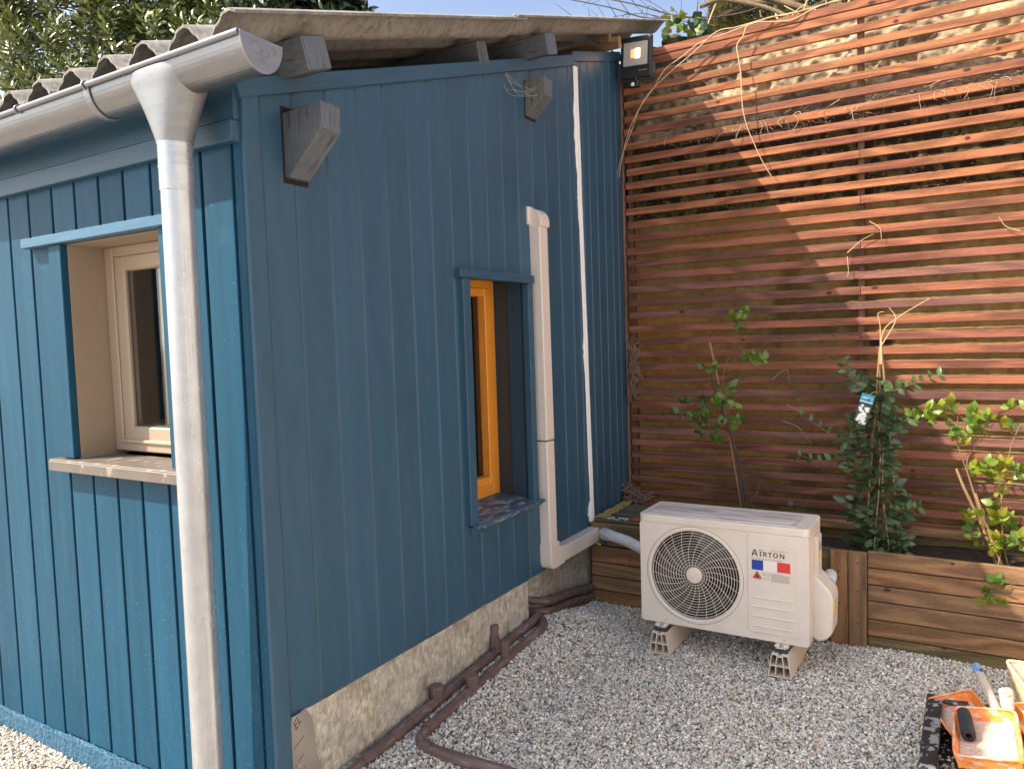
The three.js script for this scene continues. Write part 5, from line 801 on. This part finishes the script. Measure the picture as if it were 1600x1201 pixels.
  { const more = [], M4 = new THREE.Matrix4(), Q = new THREE.Quaternion(), Q2 = new THREE.Quaternion(); for (let i = 0; i < 300; i++) { const t = Math.pow(i / 300, 0.9), c = core.getPoint(t), an = rr(0, 6.28), r = rad(t) * rr(0.05, 0.95) * lump(t, an); Q.setFromUnitVectors(UP, V(Math.cos(an), rr(-0.9, 0.5), Math.sin(an) * 0.7 + 0.25).normalize()); Q2.setFromAxisAngle(UP, rr(-1, 1)); const s = rr(0.7, 1.1); more.push(jl[i % 3].clone().applyMatrix4(M4.compose(V(c.x + Math.cos(an) * r, c.y + rr(-0.03, 0.03), c.z + Math.sin(an) * r * 0.7), Q.multiply(Q2), V(s, s, s)))); } part('inner_leaves', merge(more), jm[0], j).userData.kind = 'stuff'; }
  // care tag
  const cv = document.createElement('canvas'); cv.width = 128; cv.height = 384; const c = cv.getContext('2d'); c.fillStyle = '#16342b'; c.fillRect(0, 0, 128, 384); c.fillStyle = '#3a92b8'; c.fillRect(0, 0, 128, 90); c.fillStyle = '#d8ecf2'; c.fillRect(0, 84, 128, 10); c.font = 'bold 30px sans-serif'; c.fillText('jasmin', 16, 52);
  for (let i = 0; i < 34; i++) { const x = 20 + 88 * rnd(), y = 130 + 200 * rnd(); c.save(); c.translate(x, y); for (let k = 0; k < 5; k++) { c.rotate(1.257); c.beginPath(); c.ellipse(0, 9, 4.5, 11, 0, 0, 6.3); c.fillStyle = '#eef2f0'; c.fill(); } c.restore(); }
  const tt = new THREE.CanvasTexture(cv); tt.colorSpace = THREE.SRGBColorSpace;
  const tag = thing('plant_tag', 'printed plant care tag with white flowers hanging on the climber', 'plant tag', [1.452, 1.168, -2.57]); tag.rotation.set(-0.1, 0.1, -0.27);
  const tgg = new THREE.BoxGeometry(0.062, 0.178, 0.0015, 1, 8, 1), tp = tgg.attributes.position; for (let i = 0; i < tp.count; i++) tp.setZ(i, tp.getZ(i) - 1.2 * tp.getY(i) * tp.getY(i)); tgg.computeVertexNormals();
  part('card', tgg, std({ map: tt, roughness: 0.3 }), tag); part('tie', tube([[0, 0.085, 0], [0.03, 0.11, -0.02], [0.06, 0.08, -0.07]], 0.0015, 5), yellow, tag);

  const b = thing('rose_bush', 'sunlit rose bush with fresh yellow-green leaves at the right end of the planter', 'rose', [0, 0, 0]);
  stems(b, [[[2.03, 0.42], [1.99, 0.55], [1.938, 0.687], [1.89, 0.80], [1.857, 0.893]], [[2.05, 0.42], [1.985, 0.62], [1.935, 0.78]]], -2.62, 0.009, caneMat, 'stem', 0.25);
  stems(b, [[[1.977, 0.60], [1.945, 0.72], [1.90, 0.886], [1.86, 1.024], [1.862, 1.149]], [[1.938, 0.75], [1.902, 0.933], [1.975, 1.060], [2.01, 1.12]], [[2.075, 0.42], [2.05, 0.55], [2.044, 0.697], [2.034, 0.889]], [[2.043, 0.758], [2.077, 1.004], [2.118, 1.125]], [[2.04, 0.5], [2.02, 0.42, 0.12], [2.0, 0.36, 0.22]], [[1.862, 1.1], [1.80, 1.15], [1.72, 1.13]]], -2.62, 0.0042, stemMat);
  for (const [x, y, n, r, k, dz] of [[1.715, 1.13, 8, 0.05, 0], [1.76, 1.135, 6, 0.045, 0], [1.81, 1.165, 8, 0.05, 0], [1.86, 1.175, 7, 0.045, 1], [1.90, 1.10, 10, 0.05, 0], [1.84, 1.07, 8, 0.05, 0], [1.962, 1.121, 9, 0.05, 0], [2.013, 1.12, 10, 0.05, 1], [1.90, 1.025, 8, 0.05, 0], [1.963, 0.87, 9, 0.055, 0], [2.02, 0.90, 10, 0.06, 0], [2.07, 0.92, 12, 0.06, 1], [2.108, 0.869, 10, 0.06, 0], [2.113, 1.14, 10, 0.06, 0], [2.17, 1.12, 8, 0.06, 0], [2.033, 0.76, 6, 0.045, 0], [2.02, 0.70, 5, 0.04, 0], [1.955, 0.64, 8, 0.05, 0], [1.938, 0.60, 7, 0.045, 0], [2.029, 0.57, 9, 0.05, 0], [2.09, 0.55, 10, 0.06, 0], [2.15, 0.56, 9, 0.06, 0], [1.985, 0.52, 8, 0.05, 0], [2.02, 0.43, 8, 0.05, 0, 0.20], [1.985, 0.40, 8, 0.045, 0, 0.24], [2.0, 0.34, 6, 0.04, 0, 0.27], [1.945, 0.44, 5, 0.04, 0, 0.2], [2.10, 0.44, 7, 0.05, 0, 0.12], [2.05, 0.64, 6, 0.04, 0]]) roseSpray(b, x, y, -2.62 + (dz || 0), n, r, k ? [roseFresh[3], roseFresh[1], roseBronze] : roseFresh);
}
{ // vines over the fence
  const l = [[[[1.6, 3.40, -3.1], [1.25, 3.37, -3.0], [1.063, 3.318, -2.955], [0.855, 3.335, -2.94], [0.540, 3.300, -2.93], [0.321, 3.179, -2.925], [0.152, 2.982, -2.92], [0.039, 2.726, -2.915], [-0.003, 2.593, -2.91]], 'upper of two thin bare vine shoots arching from the fence top to the shed'],
    [[[1.5, 3.42, -3.08], [1.080, 3.345, -2.96], [0.836, 3.345, -2.94], [0.636, 3.333, -2.93], [0.361, 3.171, -2.925], [0.195, 3.051, -2.92], [0.086, 2.876, -2.915], [0.015, 2.630, -2.91], [0.01, 2.58, -2.91]], 'lower of two thin bare vine shoots arching from the fence top to the shed'],
    [[[1.15, 3.38, -3.05], [0.93, 3.352, -2.96], [0.815, 3.325, -2.935], [0.756, 3.234, -2.925], [0.772, 3.050, -2.92], [0.787, 2.831, -2.92], [0.847, 2.658, -2.93], [0.934, 2.465, -2.94]], 'single bare vine shoot hanging straight down over the upper slats']];
  for (const [p, lab] of l) { const m = part(numbered('vine_shoot'), tube(p.flatMap((q, i) => (i && i < p.length - 1 ? [q.map((c, k) => c + rr(-0.006, 0.006) * (k < 2 ? 1 : 0.3)), q.map((c, k) => lerp(c, p[i + 1][k], 0.5) + rr(-0.007, 0.007) * (k < 2 ? 1 : 0.3))] : [q])), 0.0042, 7, 90, 0.5), twigMat, scene); m.userData = { label: lab, category: 'vine' }; }
  const s = thing('vine_twig', 'small dry vine twig curling over the slats right of the fence batten', 'vine', [0, 0, 0]);
  stems(s, [[[1.33, 2.0], [1.40, 2.06], [1.46, 2.09]], [[1.33, 1.98], [1.335, 1.9], [1.33, 1.87]], [[1.44, 2.16], [1.49, 2.12], [1.50, 2.06]], [[2.12, 2.04], [2.06, 2.07], [2.03, 2.12]]], -2.955, 0.0025, twigMat);
  const cs = thing('creeper_strands', 'thin dry creeper strands on the lower slats left of the evergreen climber', 'vine', [0, 0, 0]);
  stems(cs, [[[0.98, 1.06], [1.06, 1.03], [1.10, 0.98], [1.14, 0.93]], [[1.0, 1.16], [1.08, 1.12], [1.16, 1.1]], [[0.92, 1.30], [1.0, 1.36], [1.02, 1.28]]], -2.955, 0.0018, dryTwig);
  const iv = thing('ivy', 'ivy leaves growing over the wall corner behind the floodlight', 'ivy', [0, 0, 0]);
  const il = [leafGeo(0.075, 0.075, 0.15, 0.2), leafGeo(0.06, 0.05, 0.2, 0.3)], im = [lm(0.03, 0.075, 0.03, 0.2), lm(0.14, 0.22, 0.03, 0.35), lm(0.22, 0.26, 0.03, 0.4)];
  stems(iv, [[[0.22, 3.45], [0.30, 3.55], [0.40, 3.5], [0.48, 3.42]], [[0.42, 3.40], [0.5, 3.52], [0.47, 3.62]]], -3.2, 0.003, stemMat);
  for (let i = 0; i < 58; i++) { const q = i / 58, x = lerp(0.24, 0.50, q) + rr(-0.03, 0.03), y = 3.50 + rr(-0.07, 0.07) - (q > 0.5 ? 0.03 : -0.03); putLeaf(iv, il[q < 0.5 ? 1 : 0], q < 0.45 ? im[1 + i % 2] : im[i % 3 ? 0 : 1], V(x, y, -3.18 + rr(-0.06, 0.08)), rdir(0, -0.1, 0.5), rr(-1, 1), rr(0.5, 0.95)); }
  const web = part('cobweb', merge([[0, 0.03], [0.02, -0.01], [-0.02, 0.01], [0.01, 0.04], [0.03, 0.0], [-0.01, -0.02]].map(([a, b2], i) => tube([[0.03 + 0.01 * i, 2.80 + a, -1.77], [0.012, 2.795 + b2, -1.70 + 0.004 * i], [0.008, 2.80 + a + b2, -1.64 + 0.01 * i], [0.004, 2.83 + a * 2, -1.60 + 0.008 * i]], 0.0009, 4, 10))), std({ color: lin(0.45, 0.45, 0.44), roughness: 1 }), scene);
  web.userData = { label: 'grey cobweb threads trailing left from the far beam stub', category: 'cobweb' };
}
// ------------------------------------------------------------------ trees and hedge behind
{
  const lg = (() => { const P = [0, 0, 0, -0.019, 0.04, 0.006, 0, 0.042, 0, 0.019, 0.04, 0.006, -0.016, 0.078, 0.002, 0, 0.08, -0.006, 0.016, 0.078, 0.002, 0, 0.115, -0.018], I = [0, 2, 1, 0, 3, 2, 1, 2, 5, 1, 5, 4, 2, 3, 6, 2, 6, 5, 4, 5, 7, 5, 6, 7]; const g = new THREE.BufferGeometry(); g.setAttribute('position', new THREE.Float32BufferAttribute(P, 3)); g.setIndex(I); g.computeVertexNormals(); return g; })();
  const M4 = new THREE.Matrix4(), Q = new THREE.Quaternion(), Q2 = new THREE.Quaternion(), S = V(), C = new THREE.Color();
  function laurel(label, cx, cz, rx, rz, y0, y1, n, tone, sd, cat = 'laurel') {
    const t = thing('laurel_hedge', label, cat, [cx, 0, cz]);
    const br = [tube([[0, -0.1, 0], [0.05, y0, 0.05], [0.0, y1 * 0.9, 0]], 0.09, 8, 12, 0.7)];
    const im = new THREE.InstancedMesh(lg, new THREE.MeshPhysicalMaterial({ color: 0xffffff, roughness: 0.28, transmission: 0.22, thickness: 0, side: THREE.DoubleSide }), n);
    const tips = []; for (let k = 0; k < n / 26; k++) { const an = rr(0, 6.28), hh = rnd(), bul = 0.72 + 0.42 * vn(an * 2.2, hh * 5, 14, 99, sd), y = lerp(y0, y1, hh), e = Math.sqrt(Math.max(0.05, 1 - Math.pow(Math.max(0, hh - 0.55) / 0.47, 2))), r = (0.55 + 0.45 * Math.sqrt(rnd())) * bul * e; tips.push([Math.cos(an) * rx * r, y, Math.sin(an) * rz * r, an]); }
    tips.forEach(([x, y, z, an], k) => { if (k % 9 === 0) br.push(tube([[0, y - 0.5, 0], [x * 0.6, y - 0.15, z * 0.6], [x, y, z]], 0.014, 5, 6, 0.6)); });
    for (let i = 0; i < n; i++) {
      const [x, y, z, an] = tips[i % tips.length], k = Math.floor(i / tips.length), up = V(Math.cos(an) * 0.5 + rr(-0.3, 0.3), 0.8, Math.sin(an) * 0.5 + rr(-0.3, 0.3)).normalize();
      const f = k / 26, p = V(x, y, z).addScaledVector(up, (f - 0.5) * 0.34), ga = k * 2.4 + x * 9, out = V(Math.cos(ga), lerp(0.1, 1.0, f), Math.sin(ga)).applyQuaternion(Q2.setFromUnitVectors(UP, up));
      Q.setFromUnitVectors(UP, out.normalize()); Q2.setFromAxisAngle(UP, rr(-0.7, 0.7)); Q.multiply(Q2);
      const s = rr(1.0, 1.5); S.set(s, s, s); im.setMatrixAt(i, M4.compose(p, Q, S));
      const w = rnd() * 0.6 + f * 0.5, v = rr(0.75, 1.25) * tone[3]; C.setRGB(lerp(0.035, tone[0], w) * v, lerp(0.07, tone[1], w) * v, lerp(0.022, tone[2], w) * v); im.setColorAt(i, C);
    }
    im.name = 'foliage'; im.userData.kind = 'stuff'; t.add(im);
    part('trunk', merge(br), barkMat, t);
    return t;
  }
  laurel('tall glossy laurel hedge with yellow-green leaf tips at the upper left', -9.6, -5.6, 2.6, 1.3, 2.2, 9.2, 52000, [0.16, 0.20, 0.03, 1], 3);
  laurel('sunlit laurel behind the roof between the other two laurels', -6.9, -6.1, 2.0, 1.2, 2.2, 7.6, 44000, [0.12, 0.17, 0.03, 0.9], 8);
  laurel('darker laurel rising behind the roof next to the open sky', -5.0, -5.2, 0.95, 1.0, 2.2, 6.3, 30000, [0.045, 0.085, 0.03, 0.75], 15);
  // conifers
  const sg = (() => { const P = [], I = []; for (let k = 0; k < 5; k++) { const a = (k - 2) * 0.35, y = 0.06 * (1 - Math.abs(k - 2) * 0.15), o = P.length / 3; P.push(-0.006, 0, 0, 0.006, 0, 0, Math.sin(a) * y * 1.2 + 0.004, Math.cos(a) * y, 0.012 * (k % 2 ? 1 : -1)); I.push(o, o + 1, o + 2); } const g = new THREE.BufferGeometry(); g.setAttribute('position', new THREE.Float32BufferAttribute(P, 3)); g.setIndex(I); g.computeVertexNormals(); return g; })();
  function conifer(label, x, z, r, h, n, col) {
    const t = thing('conifer', label, 'conifer', [x, 0, z]), im = new THREE.InstancedMesh(sg, new THREE.MeshPhysicalMaterial({ color: 0xffffff, roughness: 0.7, transmission: 0.2, thickness: 0, side: THREE.DoubleSide }), n);
    for (let i = 0; i < n; i++) { const q = Math.pow(rnd(), 1.1), y = 1.6 + (h - 1.6) * q, an = rr(0, 6.28), bul = 0.75 + 0.5 * vn(an * 3, y * 3.5, 19, 99, 40), R = r * Math.pow(1 - q, 0.55) * bul * (0.62 + 0.38 * Math.sqrt(rnd())); const out = V(Math.cos(an) + rr(-0.4, 0.4), rr(0.2, 1.5), Math.sin(an) + rr(-0.4, 0.4)).normalize(); Q.setFromUnitVectors(UP, out); Q2.setFromAxisAngle(UP, rr(0, 6.28)); Q.multiply(Q2); const s = rr(0.8, 1.6); S.set(s, s, s); im.setMatrixAt(i, M4.compose(V(Math.cos(an) * R, y, Math.sin(an) * R), Q, S)); const v = rr(0.6, 1.35); C.setRGB(col[0] * v, col[1] * v, col[2] * v); im.setColorAt(i, C); }
    im.name = 'crown'; im.userData.kind = 'stuff'; t.add(im); part('trunk', tube([[0, -0.1, 0], [0, h * 0.5, 0], [0, h * 0.92, 0]], r * 0.16, 8, 10, 0.8), barkMat, t);
  }
  conifer('broad yellow-green conifer behind the top of the slatted fence', 0.38, -6.2, 1.05, 6.8, 60000, [0.13, 0.125, 0.025]);
  conifer('second broad conifer behind the fence farther to the right', 1.9, -6.8, 1.0, 6.2, 26000, [0.10, 0.10, 0.025]);
  conifer('slim brownish conifer top against the sky beside the broad one', -0.86, -8.2, 0.28, 5.9, 9000, [0.10, 0.07, 0.035]);
  // bare tree whose limbs reach over the fence
  const t = thing('bare_tree', 'leafless tree whose thin arching branches cross the sky above the roof', 'tree', [0, 0, 0]);
  part('trunk', tube([[2.6, -0.1, -5.6], [2.5, 2.5, -5.6], [2.2, 4.6, -5.55], [1.6, 5.6, -5.5]], 0.12, 10, 24, 0.5), barkMat, t);
  const tb = (p, r, tp = 0.7) => part('branch', tube(p.map(([x, y, z]) => [x, y, z || -5.5]), r, 6, p.length * 6, tp), barkMat, t);
  const mains = [[[2.0, 5.0, -5.5], [1.4, 4.75], [0.834, 4.56], [0.304, 4.444], [-0.037, 4.444], [-0.455, 4.545], [-0.930, 4.779], [-1.509, 5.017]], [[1.8, 5.3, -5.5], [0.9, 4.85], [0.360, 4.595], [-0.095, 4.441], [-0.394, 4.52], [-0.771, 4.603], [-1.131, 4.787], [-1.726, 5.041]], [[0.8, 4.9], [0.305, 4.554], [-0.036, 4.472], [-0.364, 4.465], [-0.703, 4.723], [-0.928, 4.869]], [[0.6, 4.62], [0.249, 4.50], [-0.214, 4.440], [-0.518, 4.53], [-0.833, 4.66], [-1.2, 4.70]], [[-0.37, 4.547], [-0.966, 4.60], [-1.303, 4.72], [-1.75, 4.80]]];
  mains.forEach((p, i) => tb(p, i < 2 ? 0.012 : 0.007, i < 2 ? 0.6 : 0.7));
  for (let i = 0; i < 44; i++) { const m = mains[i % 5], c = new THREE.CatmullRomCurve3(m.map(([x, y, z]) => V(x, y, z || -5.5))), q = rr(0.35, 0.97), p = c.getPoint(q), l = rr(0.12, 0.42), sx = rr(-1, 0.2), sy = rr(-0.35, 1); tb([[p.x, p.y, p.z], [p.x + sx * l * 0.5, p.y + sy * l * 0.4 + 0.02, p.z + rr(-0.1, 0.1)], [p.x + sx * l, p.y + sy * l, p.z + rr(-0.15, 0.15)]], 0.0036, 0.6); }
  const d = thing('dead_branches', 'pile of thick pale dead stems lying along the top of the wall', 'branches', [0, 0, 0]);
  [[[0.40, 3.70], [0.546, 3.70], [0.745, 3.613], [0.879, 3.534], [0.985, 3.45]], [[0.75, 3.72], [0.881, 3.63], [1.011, 3.55], [1.156, 3.467], [1.3, 3.40]], [[0.842, 3.68], [0.860, 3.546], [0.906, 3.45]], [[1.35, 3.60], [1.228, 3.549], [1.084, 3.510], [0.95, 3.47]], [[1.02, 3.68], [1.045, 3.58], [1.055, 3.45]], [[1.08, 3.63], [1.157, 3.578], [1.30, 3.49]], [[0.53, 3.75], [0.48, 3.63], [0.431, 3.5]], [[0.764, 3.600], [0.783, 3.545], [0.86, 3.53]], [[0.60, 3.72], [0.72, 3.68], [0.9, 3.62], [1.1, 3.60]], [[1.0, 3.50], [1.2, 3.50], [1.5, 3.42]], [[1.2, 3.62], [1.25, 3.5], [1.27, 3.42]]].forEach((p, i) => part('stem', tube(p.map(([x, y], k) => [x, y, -3.4 - 0.05 * (i % 3) + 0.02 * k]), [0.017, 0.022, 0.009, 0.012, 0.010, 0.016, 0.006, 0.006, 0.013, 0.012, 0.006][i], 8, 20, 0.35), i === 2 || i === 6 ? twigMat : paleBark, d));
  for (let i = 0; i < 30; i++) { const x = rr(0.9, 1.7), y = rr(3.38, 3.52) , l = rr(0.05, 0.16), an = rr(0, 3.1); part('twig', tube([[x, y, -3.33], [x + Math.cos(an) * l * 0.5, y + Math.sin(an) * l * 0.4, -3.32], [x + Math.cos(an) * l, y + Math.sin(an) * l * 0.8, -3.33]], 0.004, 5, 6, 0.4), twigMat, d); }
}

{ // pale house on the other side of the yard, right of the photo: the sunlit wall that brightens the shaded gable
  const h = thing('house', 'pale rendered house standing across the yard outside the photo', 'house', [0, 0, 0]);
  const hm = std({ color: lin(0.68, 0.65, 0.60), bumpMap: concreteB, bumpScale: 0.004, roughness: 0.95 });
  const ws = new THREE.Shape([[-4, -0.1], [6, -0.1], [6, 4.6], [-4, 4.6]].map(([a, b]) => new THREE.Vector2(a, b)));
  for (const z of [-2.2, 0.8, 3.6]) { ws.holes.push(new THREE.Path([[z, 0.9], [z + 1.0, 0.9], [z + 1.0, 2.2], [z, 2.2]].map(([a, b]) => new THREE.Vector2(a, b)))); const w = new THREE.Group(); w.name = 'window'; h.add(w); part('frame', merge([bx(6.12, 6.18, 0.9, 2.2, -z - 1.0, -z - 0.94, 'y'), bx(6.12, 6.18, 0.9, 2.2, -z - 0.06, -z, 'y'), bx(6.12, 6.179, 0.9, 0.96, -z - 0.94, -z - 0.06, 'z'), bx(6.12, 6.179, 2.14, 2.2, -z - 0.94, -z - 0.06, 'z')]), whitePVC, w); part('pane', bx(6.14, 6.145, 0.95, 2.15, -z - 0.95, -z - 0.05, 'z', 0.0005), std({ color: lin(0.05, 0.055, 0.06), roughness: 0.6 }), w); }
  const wg = new THREE.ExtrudeGeometry(ws, { depth: 0.3, bevelEnabled: false }); wg.rotateY(Math.PI / 2); wg.translate(6.05, 0, 0);
  part('wall', mergeGeometries([wg.toNonIndexed(), new THREE.BoxGeometry(0.3, 4.7, 10).toNonIndexed().translate(11, 2.25, -1)]), hm, h);
  part('roof', new THREE.BoxGeometry(6.4, 0.16, 10.6).translate(8.6, 4.72, -1), std({ color: lin(0.30, 0.13, 0.08), roughness: 0.9 }), h);
}
scene.traverse((o) => { if (o.isMesh) { o.castShadow = true; o.receiveShadow = true; } });
renderer.render(scene, camera);
